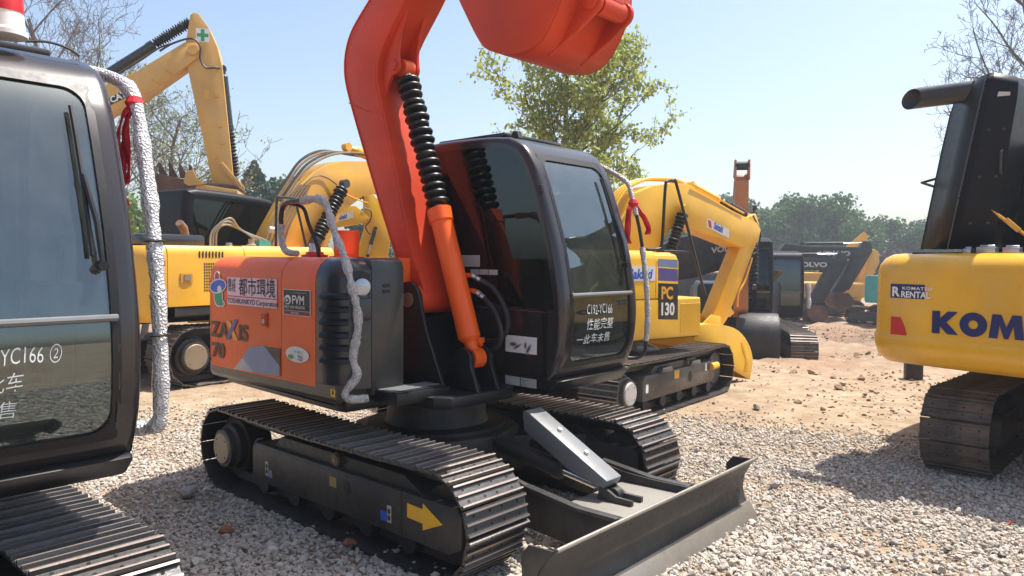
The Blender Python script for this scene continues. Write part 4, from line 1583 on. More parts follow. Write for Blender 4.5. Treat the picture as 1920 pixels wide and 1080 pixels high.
# ---- mid-size yellow machine behind the orange one (PC 130)
pm = thing('excavator', 'bright yellow excavator marked PC 130 behind the dark cab, bucket on the ground', 'excavator', (-1.47, 4.3, 0), R(93))
for sd_ in (-1, 1):
    t_ = track(pm, -1.28, 1.28, .315, sd_ * 1.0, .50, 44, 'near', sd_, disc='pale_grey', frame='slate_fade', fr=(-.95, 1.05, .20, .50))
    if sd_ < 0:
        for x_ in (-.55, .25):
            mb = MB()
            mb.prism([(x_, .50), (x_ + .30, .50), (x_ + .26, .56), (x_ + .04, .56)], -1.24, -1.0)
            mb.build('step', 'slate_fade', t_, bevel=.008)
        decal(t_, [(-.15, -1.2015, .38), (-.02, -1.2015, .38), (-.02, -1.2015, .48), (-.15, -1.2015, .48)], 'decal_yellow')
        decal(t_, [(x, -1.2015, z) for x, z in ell(.30, .36, .05, .07, 12)], 'ink')
        decal(t_, [(-.88, -1.2015, .30), (-.82, -1.2015, .30), (-.82, -1.2015, .40), (-.88, -1.2015, .40)], 'white')
        decal(t_, [(.75, -1.2015, .38), (.80, -1.2015, .38), (.80, -1.2015, .48), (.75, -1.2015, .48)], 'white')
        mb = MB()
        mb.cyl((.90, -1.21, .42), (1.10, -1.21, .42), .05, None, 10)
        mb.build('grease_valve', 'decal_yellow', t_)
carbody(pm)
with turned(pm, R(-15)):
    hp = [(0, .0), (0, .88), (.02, .94), (.06, .975), (.12, .985)]
    skirt([(-1.9, -1.05), (.78, -1.06), (.83, -1.03), (.84, 1.0), (-1.9, 1.0)], [(.06, .86), (.01, .88), (0, .93), (0, 1.36), (.02, 1.375)], []).build('house', 'yellow_bright', pm)
    skirt([(-1.95, -1.055), (-.10, -1.058), (-.045, -1.058)], [(0, 1.38), (0, 1.86), (.02, 1.92), (.06, 1.96), (.12, 1.97)], [(-.045, -.2), (-1.95, -.2)]).build('engine_cover', 'yellow_bright', pm)
    fp = skirt([(-.035, -1.058), (.30, -1.058), (.38, -1.045), (.405, -1.0), (.41, -.35)], [(0, 1.38), (0, 1.84), (.03, 1.91), (.09, 1.95)], [(-.035, -.35)]).build('front_cover', 'yellow_bright', pm)
    skirt([(.42, -1.062), (.80, -1.062), (.85, -1.0), (.85, -.30)], [(0, .93), (0, 1.30), (.03, 1.345), (.06, 1.36)], [(.42, -.30)]).build('tool_box', 'yellow_bright', pm)
    q4 = lambda pts, m_, l=0.0, nm='decal': decal(fp, [(x, -1.0595 - l, z) for x, z in pts], m_, nm)
    q4([(.01, 1.12), (.37, 1.10), (.36, 1.555), (.0, 1.57)], 'slate')
    q4([(.0, 1.60), (.36, 1.585), (.355, 1.74), (-.005, 1.76)], 'violet')
    q4([(-.005, 1.775), (.355, 1.755), (.35, 1.86), (-.01, 1.87)], 'blue_soft')
    text('PC', .155, 'decal_yellow', fp, (.05, -1.063, 1.375), (1, 0, -.03), (0, 0, 1), bold=.05, sx=.85)
    text('130', .155, 'white', fp, (.03, -1.063, 1.175), (1, 0, -.03), (0, 0, 1), bold=.05, sx=.85)
    decal(pm, [(-.55, -1.0615, 1.60), (-.06, -1.0615, 1.60), (-.06, -1.0615, 1.78), (-.55, -1.0615, 1.78)], 'white')
    text('Sakaki', .12, 'blue_mark', pm, (-.53, -1.065, 1.63), (1, 0, 0), (0, 0, 1), bold=.05, shear=.2)
    skirt([(q.x, q.y) for q in catmull([(-1.96, 1.05, 0), (-2.15, .9, 0), (-2.25, 0, 0), (-2.15, -.9, 0), (-1.96, -1.06, 0)], 5)], [(.05, .9), (0, 1.0), (0, 1.8), (.05, 1.9), (.12, 1.93)], [(-1.9, -.8), (-1.9, .8)]).build('counterweight', 'yellow_bright', pm)
    make_cab(pm, [(.95, 1.0), (1.15, 1.3), (1.2, 1.7), (1.1, 2.2), (.95, 2.55), (.75, 2.72)], [(.3, 2.8), (-.4, 2.78), (-.5, 2.6), (-.55, 1.8), (-.55, 1.0)], .40, 1.05, .08, (1.2, 2.55), 1.6, 1.6, side_gap=.04)
    bm_ = plate_arm(pm, [(.15, 1.55), (.35, 2.35), (.60, 2.78), (.92, 2.90), (1.25, 2.955), (1.65, 2.98), (2.72, 2.64), (3.36, 2.47), (3.48, 2.36), (3.41, 2.15), (3.0, 2.06), (1.61, 2.39), (1.30, 2.28), (1.10, 2.05), (.55, 1.40)], -.06, .30, 'yellow_bright')
    decal(bm_, [(x, -.062, z) for x, z in ((2.12, 2.50), (2.66, 2.34), (2.66, 2.20), (2.12, 2.36))], 'white')
    text('Sakaki', .105, 'blue_mark', bm_, (2.28, -.066, 2.345), (1, 0, -.30), (.28, 0, 1), bold=.05, sx=.62)
    decal(bm_, [(x, -.064, z) for x, z in ((2.15, 2.47), (2.22, 2.45), (2.24, 2.34), (2.17, 2.36))], 'red_mark')
    for o_, mt in ((.05, 'yellow_bright'), (.11, 'yellow_bright'), (.17, 'yellow_bright'), (.23, 'yellow')):
        pipe(bm_, [(.08, o_, 1.85), (.24, o_, 2.40), (.50, o_, 2.80), (.88, o_, 2.985), (1.25, o_, 3.03), (1.60, o_, 3.03), (1.9, o_, 2.94)], .020, mt, 'oil_pipe', 5, 6)
    for k in range(3):
        pipe(bm_, [(.0 + .09 * k, -.085, 1.75), (.20 + .09 * k, -.085, 2.25), (.48 + .09 * k, -.085, 2.62)], .016, 'yellow_worn', 'oil_pipe', 4, 6)
    pipe(bm_, [(1.75, -.08, 2.98), (2.1, -.08, 2.88), (2.7, -.08, 2.69), (3.0, -.08, 2.60)], .014, 'yellow', 'oil_pipe', 4, 6)
    cylinder(pm, (1.95, .12, 2.98), (3.36, .12, 2.56), .07, .45, 'yellow_bright', 10, .085, .09, name='arm_cylinder')
    cylinder(pm, (1.0, -.16, 1.50), (1.50, -.16, 2.60), .075, .40, 'yellow_bright', 11, .09, .09)
    plate_arm(pm, [(3.20, 2.55), (3.42, 2.62), (3.52, 2.45), (3.44, 2.12), (2.74, .93), (2.58, .78), (2.42, .80), (2.36, .95), (3.02, 2.05)], .0, .24, 'yellow_bright', 'arm')
    pipe(pm, [(3.30, -.03, 2.58), (3.50, -.03, 2.30), (3.42, -.03, 2.02), (3.30, -.03, 1.95)], .014, 'hose', 'hose', 5, 6)
    pipe(pm, [(3.30, -.03, 1.9), (3.14, -.03, 1.55), (2.98, -.03, 1.35), (2.95, -.03, 1.12)], .016, 'yellow', 'oil_pipe', 5, 6)
    bk = bucket(pm, [(1.44, .60), (1.48, .88), (1.80, .93), (2.36, .84), (2.68, .62), (2.82, .34), (2.76, .03)], -.42, .50, 'yellow_bright')
    for y_ in (-.02, .20):
        mb = MB()
        mb.prism([(2.1, .86), (2.35, 1.02), (2.55, .98), (2.60, .72), (2.3, .80)], y_, y_ + .04)
        mb.build('bucket_lug', 'yellow_bright', bk, bevel=.006)
    mb = MB()
    mb.prism([(2.42, 1.02), (2.50, 1.10), (2.85, 1.12), (2.95, 1.02), (2.85, .96), (2.6, .95)], .02, .20)
    mb.build('link', 'yellow_bright', bk, bevel=.01)
    mb = MB()
    mb.prism([(2.52, .62), (2.62, .56), (2.74, .34), (2.68, .14), (2.60, .16), (2.64, .34), (2.55, .48)], -.435, -.42)
    mb.build('wear_plate', 'yellow_bright', bk, bevel=.004)
    pipe(pm, [(-.09, -.95, 1.985), (.12, -.95, 2.0), (.18, -.95, 2.10), (.22, -.95, 2.75), (.26, -.95, 2.85), (.38, -.95, 2.86), (.44, -.95, 2.80), (.75, -.95, 2.05), (1.03, -.95, 1.38)], .020, 'black_paint', 'handrail', 4, 6)
    pipe(pm, [(.20, -.95, 1.97), (.78, -.95, 1.965)], .014, 'black_paint', 'handrail', 2, 6)

# ---- yellow machine with a dark cab, behind the orange engine cover
ym = thing('excavator', 'yellow excavator with black cab and many brown hoses, behind the orange engine cover', 'excavator', (-7.53, 2.45, 0), R(97))
for sd_ in (-1, 1):
    track(ym, -1.80, 1.70, .40, sd_ * 1.10, .60, 46, 'dirty', sd_, disc='bronze', frame='frame_dark')
carbody(ym, r=.7, z1=1.05, half=.85)
skirt([(-2.1, -1.36), (1.2, -1.36), (1.25, 1.3), (-2.1, 1.3)], [(.06, 1.0), (0, 1.03), (0, 1.14)], []).build('house', 'frame_dark', ym)
yc_ = skirt([(q.x, q.y) for q in catmull([(-2.21, 1.36, 0), (-2.45, 1.3, 0), (-2.65, .9, 0), (-2.75, 0, 0), (-2.65, -.9, 0), (-2.45, -1.3, 0), (-2.21, -1.37, 0)], 5)], [(.08, .95), (0, 1.05), (0, 1.85), (.03, 1.95), (.08, 2.0)], [(-2.1, -1.0), (-2.1, 1.0)]).build('counterweight', 'yellow', ym)
ye = skirt([(-2.20, -1.37), (-1.0, -1.37)], [(0, 1.16), (0, 1.88), (.02, 1.96), (.06, 2.0), (.12, 2.01)], [(-1.0, -.3), (-2.20, -.3)]).build('engine_cover', 'yellow', ym)
skirt([(-.99, -1.37), (.10, -1.37), (.75, -1.37), (.78, -1.3), (.78, -.5)], [(0, 1.16), (0, 1.90), (.03, 1.98), (.08, 2.02)], [(-.99, -.5)]).build('tank_cover', 'yellow', ym)
decal(yc_, [(-2.40, -1.335, 1.72), (-2.24, -1.375, 1.72), (-2.24, -1.375, 1.80), (-2.40, -1.335, 1.78)], 'red_mark')
for k in range(8):
    decal(ye, [(x, -1.3715, z) for x, z in rect(-1.74 + .052 * k, -1.715 + .052 * k, 1.84, 1.93)], 'ink', 'vent')
for k in range(6):
    for j in range(10):
        decal(ye, [(x, -1.3715, z) for x, z in rect(-1.66 + .035 * k, -1.64 + .035 * k, 1.36 + .042 * j, 1.385 + .042 * j)], 'ink', 'vent')
decal(ye, [(x, -1.3715, z) for x, z in rect(-2.02, -1.84, 1.49, 1.62)], 'yellow_worn', 'latch_plate', t=.012)
decal(ye, [(x, -1.3845, z) for x, z in rect(-1.97, -1.87, 1.52, 1.60)], 'bronze', 'latch', t=.010)
mb = MB()
mb.box(-2.4, -1.42, -1.05, -.55, 2.0, 2.17)
mb.build('battery_box', 'slate', ym, bevel=.05)
mb = MB()
mb.tube([(-1.37, -.45, 2.0), (-1.38, -.45, 2.18), (-1.42, -.47, 2.28), (-1.52, -.52, 2.36)], [.05, .06, .066, .058], 12)
mb.build('exhaust', 'rust_pipe', ym)
for x_, h_, mt in ((-.50, .14, 'bronze'), (.05, .12, 'yellow'), (-.9, .07, 'steel')):
    mb = MB()
    mb.lathe((x_, -.85, 1.99), (x_, -.85, 2.0 + h_), [(0, .08), (.4, .08), (.5, .05), (1, .045)], 14)
    mb.build('filler_cap', mt, ym)
mb = MB()
mb.box(-.42, -.22, -.95, -.8, 2.0, 2.12)
mb.build('marker_box', 'teal', ym)
for k in range(3):
    pipe(ym, [(-.96 - .05 * k, -.6, 2.0), (-.94 - .04 * k, -.6, 2.25), (-.78, -.6 - .05 * k, 2.36 + .05 * k), (-.5, -.6, 2.28), (-.22 + .1 * k, -.6, 2.12), (-.1 + .1 * k, -.55, 2.02)], .016, 'hose_grey', 'hose')
wrapped(ym, [(-.05, -.95, 2.0), (-.06, -.95, 2.18), (-.10, -.95, 2.28), (-.22, -.92, 2.30)], .05, 'wrapped_rail', .06, 5, 'pale_grey')
pipe(ym, [(-.30, -1.2, 2.02), (-.28, -1.2, 2.72), (-.20, -1.2, 2.80), (.02, -1.2, 2.80), (.10, -1.2, 2.72), (.30, -1.2, 2.02)], .022, 'black_paint', 'handrail', 4, 6)
make_cab(ym, [(.80, 1.15), (.92, 1.6), (.95, 2.0), (.93, 2.5), (.90, 2.78), (.84, 2.88)], [(.4, 2.94), (-.5, 2.98), (-.80, 2.97), (-.93, 2.85), (-.97, 2.1), (-.97, 1.15)], .28, 1.32, .11, (1.5, 2.75), 1.9, 1.98, side_gap=.05, body='lid_black', gs='glass_black', gf='glass_black')
bm_ = plate_arm(ym, [(.0, 1.7), (.13, 2.25), (.46, 2.77), (.72, 3.10), (1.04, 3.38), (1.35, 3.54), (1.70, 3.64), (2.62, 3.74), (3.9, 3.55), (5.2, 3.0), (5.15, 2.7), (3.8, 3.0), (2.76, 3.17), (2.2, 3.02), (1.68, 2.70), (1.45, 2.3), (1.20, 1.85), (.8, 1.45)], -.55, -.10, 'yellow_worn')
for k in range(6):
    pipe(bm_, [(-.12 + .075 * k, -.575, 1.9 - .04 * k), (.05 + .075 * k, -.575, 2.30), (.34 + .07 * k, -.575, 2.78), (.66 + .05 * k, -.575, 3.12)], .016, 'hose_tan', 'hose', 4, 6)
for k, y_ in enumerate((-.50, -.40, -.28, -.18)):
    pipe(bm_, [(.40, y_, 2.82), (.72, y_, 3.24), (1.04, y_, 3.52 + .03 * k), (1.5, y_, 3.74 + .03 * k), (2.1, y_, 3.84), (2.8, y_, 3.84)], .024, 'hose' if k % 2 else 'hose_tan', 'hose', 5, 6)
pipe(bm_, [(.50, -.575, 2.86), (.95, -.575, 3.26), (1.25, -.575, 3.30), (1.50, -.60, 3.18)], .010, 'hose', 'hose', 5, 6)
pipe(bm_, [(1.55, -.575, 3.10), (1.9, -.575, 2.98), (2.3, -.575, 2.90)], .012, 'yellow', 'oil_pipe', 4, 6)
cylinder(ym, (.66, -.72, 1.75), (1.58, -.72, 3.20), .10, .30, 'slate', 15, .125, .12)
cylinder(ym, (2.0, -.32, 3.95), (4.9, -.32, 3.45), .09, .6, 'yellow', 0, name='arm_cylinder')
plate_arm(ym, [(4.95, 3.5), (5.3, 3.3), (5.0, 1.4), (4.7, 1.3), (4.75, 2.9)], -.45, -.18, 'yellow_worn', 'arm')
bucket(ym, [(3.9, 1.1), (3.8, .6), (4.1, .25), (4.6, .3), (4.95, .7), (5.0, 1.2)], -.85, .2, 'bucket_rust', 4)

# ---- tan machine with its arm bent high, behind the left cab
cm = thing('excavator', 'tan yellow excavator with arm bent high above the black cab, green cross on it', 'excavator', (-13.03, -.09, ground_z(-13, 0)), R(55))
for sd_ in (-1, 1):
    track(cm, -1.80, 1.70, .40, sd_ * 1.15, .60, 46, 'far', sd_)
carbody(cm, r=.7, z1=1.05, half=.85)
skirt([(-2.6, -1.3), (1.3, -1.35), (1.35, 1.3), (-2.6, 1.3)], [(.06, 1.0), (0, 1.05), (0, 1.95), (.06, 2.05)], []).build('house', 'yellow_tan', cm)
make_cab(cm, [(1.50, 1.15), (1.62, 1.6), (1.62, 2.0), (1.55, 2.5), (1.40, 2.85), (1.25, 2.98)], [(.8, 3.05), (.2, 3.05), (-.1, 2.9), (-.12, 2.1), (-.12, 1.15)], .30, 1.25, .10, (1.5, 2.8), 1.9, 1.9)
zt = -ground_z(-13, 0)
sh_ = lambda pts: [(x, z + zt) for x, z in pts]
bm_ = plate_arm(cm, sh_([(.35, 1.9), (.75, 1.5), (1.3, 2.9), (1.9, 4.25), (2.40, 4.70), (2.94, 5.0), (3.78, 5.68), (4.05, 5.92), (4.06, 6.08), (3.97, 6.18), (3.76, 6.17), (2.87, 5.54), (2.31, 5.24), (1.5, 4.6), (.8, 3.2)]), -.22, .22, 'yellow_tan')
for a in (3.15, 3.40):
    mb = MB()
    mb.cyl((a, -.235, 5.40 + zt + (a - 3.15) * .8), (a + .22, -.235, 5.28 + zt + (a - 3.15) * .8), .012, None, 5)
    mb.build('weld_seam', 'yellow_tan', bm_)
mb = MB()
mb.cyl((3.92, -.26, 6.02 + zt), (3.92, .26, 6.02 + zt), .10, None, 14)
mb.build('arm_pin', 'yellow_tan', bm_)
decal(bm_, [(x, -.2225, z + zt) for x, z in ((2.36, 4.98), (2.75, 5.22), (2.70, 5.02), (2.36, 4.82))], 'ink')
text('CAT', .12, 'white', bm_, (2.40, -.227, 4.875 + zt), (1, 0, .55), (-.4, 0, 1), bold=.05)
am = plate_arm(cm, sh_([(3.86, 6.74), (3.93, 6.80), (4.02, 6.78), (4.22, 6.50), (4.38, 6.12), (4.46, 5.75), (4.66, 3.52), (4.74, 3.40), (4.70, 3.26), (4.30, 3.27), (4.24, 3.44), (3.80, 5.66), (3.74, 6.05), (3.80, 6.35)]), -.16, .16, 'yellow_tan', 'arm')
dd = lambda pts, m_, l=0.0: decal(am, [(x, -.1625 - l, z + zt) for x, z in pts], m_)
dd(rect(3.965, 4.225, 6.215, 6.485), 'white')
dd([(4.06, 6.23), (4.13, 6.23), (4.13, 6.315), (4.205, 6.315), (4.205, 6.385), (4.13, 6.385), (4.13, 6.47), (4.06, 6.47), (4.06, 6.385), (3.985, 6.385), (3.985, 6.315), (4.06, 6.315)], 'green_mark', .003)
dd(rect(4.12, 4.21, 5.08, 5.26), 'decal_yellow')
for x_, z_ in ((4.36, 5.15), (4.42, 4.55), (4.45, 4.2), (4.30, 3.9)):
    mb = MB()
    mb.cyl((x_, -.20, z_ + zt), (x_, -.15, z_ + zt), .045, None, 10)
    mb.build('grease_boss', 'yellow_tan', am)
cylinder(cm, (2.02, 0, 5.30 + zt), (3.90, 0, 6.70 + zt), .095, .60, 'slate', 16, .115, .10, name='arm_cylinder', rod='slate')
cylinder(cm, (4.46, 0, 5.74 + zt), (4.68, 0, 3.46 + zt), .075, .56, 'slate', 13, .095, .09, name='bucket_cylinder', rod='slate')
pipe(cm, [(3.30, -.25, 5.95 + zt), (3.55, -.26, 6.12 + zt), (3.90, -.27, 6.24 + zt), (4.06, -.27, 6.10 + zt), (4.06, -.27, 5.85 + zt), (4.16, -.27, 5.68 + zt), (4.34, -.22, 5.70 + zt), (4.46, -.1, 5.72 + zt)], .020, 'hose', 'hose', 6, 6)
pipe(cm, [(2.3, -.2, 5.30 + zt), (2.9, -.22, 5.72 + zt), (3.3, -.24, 6.02 + zt), (3.6, -.26, 6.14 + zt)], .016, 'hose', 'hose', 5, 6)
for y_ in (-.24, .20):
    mb = MB()
    mb.prism(sh_([(4.40, 3.75), (4.46, 3.80), (4.82, 3.36), (4.84, 3.26), (4.76, 3.25)]), y_, y_ + .04)
    mb.build('link', 'yellow_tan', am, bevel=.01)
bk = bucket(cm, sh_([(3.10, 3.52), (3.18, 3.24), (3.5, 3.02), (4.0, 2.95), (4.5, 3.02), (4.78, 3.18), (4.76, 3.30), (4.1, 3.32)]), -.6, .6, 'bucket_rust')
mb = MB()
mb.prism(sh_([(4.02, 3.30), (4.80, 3.20), (4.80, 3.08), (4.0, 3.06)]), -.62, .62)
mb.build('bucket_back', 'yellow_tan', bk, bevel=.01)
mb = MB()
mb.prism(sh_([(3.84, 3.52), (3.97, 3.58), (4.05, 3.40), (4.2, 3.30), (3.9, 3.25), (3.80, 3.3)]), -.66, -.61)
mb.build('side_cutter', 'yellow_tan', bk)
for k in range(5):
    mb = MB()
    x_ = 3.14 + .17 * k
    mb.prism(sh_([(x_, 3.44), (x_ + .16, 3.44), (x_ + .02, 3.72), (x_ - .02, 3.72)]), -.55 + .1 * k, -.49 + .1 * k)
    mb.build('tooth', 'bucket_rust', bk)

# ---- bright yellow machine further back, only its boom shows
sm = thing('excavator', 'bright yellow excavator in the back, its folded boom seen left of the orange boom', 'excavator', (-9.75, 4.86, ground_z(-9.7, 4.8)), R(60))
sz = -ground_z(-9.7, 4.8)
for sd_ in (-1, 1):
    track(sm, -1.5, 1.5, .34, sd_ * 1.0, .5, 44, 'far', sd_)
carbody(sm)
skirt([(-2.1, -1.2), (.3, -1.2), (.33, 1.2), (-2.1, 1.2)], [(.06, .9), (0, 1.0), (0, 1.5), (.06, 1.6)], []).build('house', 'yellow_bright', sm)
sh_ = lambda pts: [(x, z + sz) for x, z in pts]
bm_ = plate_arm(sm, sh_([(-.4, 1.4), (.0, 2.2), (.35, 2.80), (.68, 2.98), (1.20, 2.98), (1.50, 2.72), (1.46, 2.62), (.79, 2.50), (.4, 2.2), (.1, 1.3)]), -.2, .15, 'yellow_bright')
decal(bm_, [(x, -.2025, z + sz) for x, z in ((.78, 2.62), (1.14, 2.72), (1.14, 2.88), (.78, 2.78))], 'white')
text('Sakaki', .10, 'blue_mark', bm_, (.80, -.206, 2.655 + sz), (1, 0, .28), (0, 0, 1), bold=.05, sx=.62)
cylinder(sm, (.30, -.02, 3.0 + sz), (1.45, -.02, 3.22 + sz), .06, .55, 'yellow_bright', 8, .075, .08, name='arm_cylinder')
plate_arm(sm, sh_([(1.38, 3.2), (1.58, 3.26), (1.72, 3.05), (1.95, 2.2), (1.80, 1.2), (1.2, .9), (1.05, 1.3), (1.40, 2.5)]), -.16, .12, 'yellow_bright', 'arm')
pipe(sm, sh_([]) or [(1.35, -.22, 2.95 + sz), (1.52, -.22, 2.86 + sz), (1.50, -.22, 2.66 + sz), (1.40, -.22, 2.52 + sz), (1.5, -.22, 2.36 + sz)], .012, 'hose', 'hose', 5, 6)
cylinder(sm, (1.62, -.20, 2.50 + sz), (1.45, -.20, 1.9 + sz), .04, .6, 'slate', 0, eye=.05, name='bucket_cylinder')
bucket(sm, sh_([(.6, 1.1), (.5, .6), (.8, .25), (1.3, .25), (1.7, .6), (1.8, 1.1)]), -.45, .45, 'yellow_bright')

# ---- orange machine behind PC 130: boom end-on, black bucket
HB = CAM + (FW + RT * ((1400 - 960) / 1385)) * 19.0
hm = thing('excavator', 'dull orange excavator seen end-on, black bucket resting beside the PC 130 bucket', 'excavator', (HB.x, HB.y, ground_z(HB.x, HB.y)), R(-60))
for sd_ in (-1, 1):
    track(hm, -1.7, 1.6, .38, sd_ * 1.1, .6, 46, 'far', sd_)
carbody(hm, z1=1.0)
skirt([(-2.4, -1.25), (.5, -1.25), (.55, .1), (-2.4, 1.25)], [(.06, 1.0), (0, 1.05), (0, 1.8), (.06, 1.9)], []).build('house', 'black_paint', hm)
plate_arm(hm, [(.2, 1.7), (.6, 1.5), (1.3, 2.8), (2.0, 3.95), (2.05, 4.25), (1.9, 4.35), (1.0, 3.4)], -.52, -.20, 'orange_dull')
plate_arm(hm, [(1.75, 4.30), (2.0, 4.48), (2.2, 4.3), (2.35, 3.0), (2.55, 1.4), (2.4, 1.2), (2.2, 1.35), (1.85, 3.3)], -.52, -.22, 'orange_dull', 'arm')
for y_ in (-.54, -.24):
    mb = MB()
    mb.prism([(1.80, 4.42), (2.05, 4.80), (2.18, 4.80), (2.22, 4.32)], y_, y_ + .05)
    mb.build('arm_fork', 'orange_dull', hm, bevel=.02)
mb = MB()
mb.cyl((2.10, -.52, 4.66), (2.10, -.21, 4.66), .10, None, 12)
mb.build('fork_pin', 'ink', hm)
cylinder(hm, (2.30, -.10, 3.7), (2.62, -.10, 1.9), .07, .5, 'slate', 9, .10, .08, name='bucket_cylinder')
cylinder(hm, (2.02, -.02, 3.4), (1.25, -.02, 1.6), .08, .5, 'slate', 10, .11, .1)
make_cab(hm, [(1.35, 1.05), (1.45, 1.5), (1.47, 1.9), (1.40, 2.5), (1.25, 2.95)], [(.8, 3.05), (.2, 3.05), (-.1, 2.9), (-.12, 2.1), (-.12, 1.05)], .0, .46, .06, (1.35, 2.80), 1.75, 1.75, body='lid_black', gf='glass_black', gs='glass_black', edge=.02, seat=False)
bk = bucket(hm, [(2.15, .35), (2.0, .9), (2.2, 1.25), (2.6, 1.30), (2.95, 1.0), (2.98, .5), (2.75, .06)], -.42, .42, 'volvo_grey')
for y_ in (-.38, -.1, .2, .38):
    mb = MB()
    mb.prism([(2.70, .10), (2.80, .08), (2.82, -.06), (2.74, -.05)], y_ - .035, y_ + .035)
    mb.build('tooth', 'bucket_rust', bk)
for y_ in (-.2, -.08):
    pipe(hm, [(2.35, y_ - .14, 2.4), (2.45, y_ - .14, 1.9), (2.5, y_ - .14, 1.4)], .018, 'hose', 'hose', 4, 6)

# ---- dark grey machines in the back
def dark_cab_machine(label, loc, yaw):
    vm = thing('excavator', label, 'excavator', loc, yaw)
    for sd_ in (-1, 1):
        track(vm, -1.6, 1.6, .38, sd_ * 1.05, .55, 44, 'far', sd_)
    carbody(vm, z1=1.0)
    skirt([(-2.2, -1.25), (1.2, -1.25), (1.25, 1.25), (-2.2, 1.25)], [(.06, 1.0), (0, 1.05), (0, 1.7), (.06, 1.8)], []).build('house', 'frame_dark', vm)
    return vm


vz = ground_z(-4.9, 18.4)
va = dark_cab_machine('black excavator facing the camera with a boxy cab, left of the VOLVO booms', (-5.36, 17.43, vz), R(-52))
make_cab(va, [(1.42, 1.05), (1.50, 1.5), (1.50, 1.9), (1.47, 2.4), (1.42, 2.72), (1.34, 2.84)], [(1.0, 2.90), (.2, 2.90), (-.1, 2.75), (-.12, 2.0), (-.12, 1.05)], .30, 1.30, .07, (1.35, 2.70), 1.75, 1.75, body='lid_black', gs='glass_black', gf='glass_far', edge=.02)
wrapped(va, [(1.5, 1.38, 2.0), (1.52, 1.40, 1.7), (1.52, 1.40, 1.3)], .06, 'wrapped_rail')
plate_arm(va, [(.2, 1.7), (.6, 1.4), (1.2, 3.0), (.9, 3.6), (.3, 3.4)], -.45, -.08, 'frame_dark')

vb = thing('excavator', 'dark grey excavator with its VOLVO boom stretched out left, half hidden by PC 130', 'excavator', (-5.33, 14.2, ground_z(-5.33, 14.2)), R(42))
bz = -ground_z(-5.33, 14.2)
sh_ = lambda pts: [(x, z + bz) for x, z in pts]
bm_ = plate_arm(vb, sh_([(-1.3, 2.0), (-.61, 2.42), (.0, 2.55), (.54, 2.54), (1.30, 2.38), (1.70, 2.24), (1.84, 1.83), (1.13, 1.70), (.4, 1.52), (-.02, 1.38), (-.6, 1.30), (-1.2, 1.2)]), -.2, .2, 'volvo_grey')
text('VOLVO', .155, 'pale_grey', bm_, (.40, -.205, 2.04 + bz), (1, 0, .15), (0, 0, 1), bold=.05, sx=1.15)
for sd_ in (-1, 1):
    track(vb, -3.6, -.5, .38, sd_ * 1.05, .55, 44, 'far', sd_)
skirt([(-4.2, -1.2), (-1.0, -1.2), (-.95, 1.2), (-4.2, 1.2)], [(.06, 1.0), (0, 1.05), (0, 1.7), (.06, 1.8)], []).build('house', 'yellow_worn', vb)
mb = MB()
mb.lathe((-2.05, 0, .5), (-2.05, 0, 1.02), [(0, .7), (.5, .7), (.55, .6), (1, .6)], 20)
mb.build('swing_ring', 'frame_dark', vb)
make_cab(vb, [(-1.20, 1.05), (-1.05, 1.5), (-1.05, 1.9), (-1.1, 2.3), (-1.2, 2.6), (-1.3, 2.7)], [(-1.6, 2.75), (-2.3, 2.75), (-2.5, 2.6), (-2.5, 2.0), (-2.5, 1.05)], .25, 1.15, .09, (1.3, 2.55), 1.7, 1.7, body='yellow_worn')
plate_arm(vb, sh_([(1.60, 2.40), (1.80, 2.35), (1.6, .7), (1.45, .7)]), -.15, .15, 'frame_dark', 'arm')
bucket(vb, sh_([(.8, .6), (.75, .2), (1.0, -.05), (1.35, .0), (1.55, .3), (1.6, .7)]), -.5, .5, 'bucket_rust')

for i, (dx, dy, dz, lab) in enumerate(((0, 0, 0, 'dark grey excavator with the lower VOLVO boom, rusty bucket hanging at mid-yard'), (.5, 1.7, .50, 'dark grey excavator behind, with the upper VOLVO boom and taller arm'))):
    vz = ground_z(-6.65, 29.1)
    v2 = thing('excavator', lab, 'excavator', (-7.34 + dx, 28.48 + dy, vz), R(42))
    for sd_ in (-1, 1):
        track(v2, -5.6, -2.4, .38, sd_ * 1.05, .55, 40, 'far', sd_)
    skirt([(-6.2, -1.2), (-3.0, -1.2), (-2.95, 1.2), (-6.2, 1.2)], [(.06, 1.0), (0, 1.05), (0, 2.0), (.06, 2.1)], []).build('house', 'yellow_worn' if i else 'frame_dark', v2)
    mb = MB()
    mb.lathe((-4.0, 0, .5), (-4.0, 0, 1.02), [(0, .7), (.5, .7), (.55, .6), (1, .6)], 20)
    mb.build('swing_ring', 'frame_dark', v2)
    q = .78 + dz
    bm_ = plate_arm(v2, [(-3.4, 1.6 + q * .3), (-2.4, 2.1 + q), (-1.46, 1.98 + q), (.9, 1.98 + q), (1.36, 1.86 + q), (1.30, 1.62 + q), (.5, 1.45 + q), (-1.44, 1.46 + q), (-2.2, 1.40 + q), (-3.0, .9 + q * .5)], -.2, .2, 'volvo_grey')
    text('VOLVO', .20, 'pale_grey', bm_, (-.80 - .1 * i, -.205, 1.60 + q), (1, 0, 0), (0, 0, 1), bold=.06, sx=1.5)
    cylinder(v2, (-1.6, 0, 2.12 + q), (1.20, 0, 2.16 + q), .06, .65, 'volvo_grey', 0, name='arm_cylinder')
    plate_arm(v2, [(1.10, 2.25 + q), (1.42, 2.2 + q), (1.48, 1.8 + q), (.50, .10 + q), (-.10, -.20 + q), (-.20, .0 + q), (.45, 1.25 + q)], -.15, .15, 'volvo_grey', 'arm')
    bucket(v2, [(.30, -.05 + q), (.55, -.45 + q), (.30, -.76 + q), (-.10, -.74 + q), (-.36, -.40 + q), (-.28, .0 + q)], -.55, .55, 'bucket_rust')

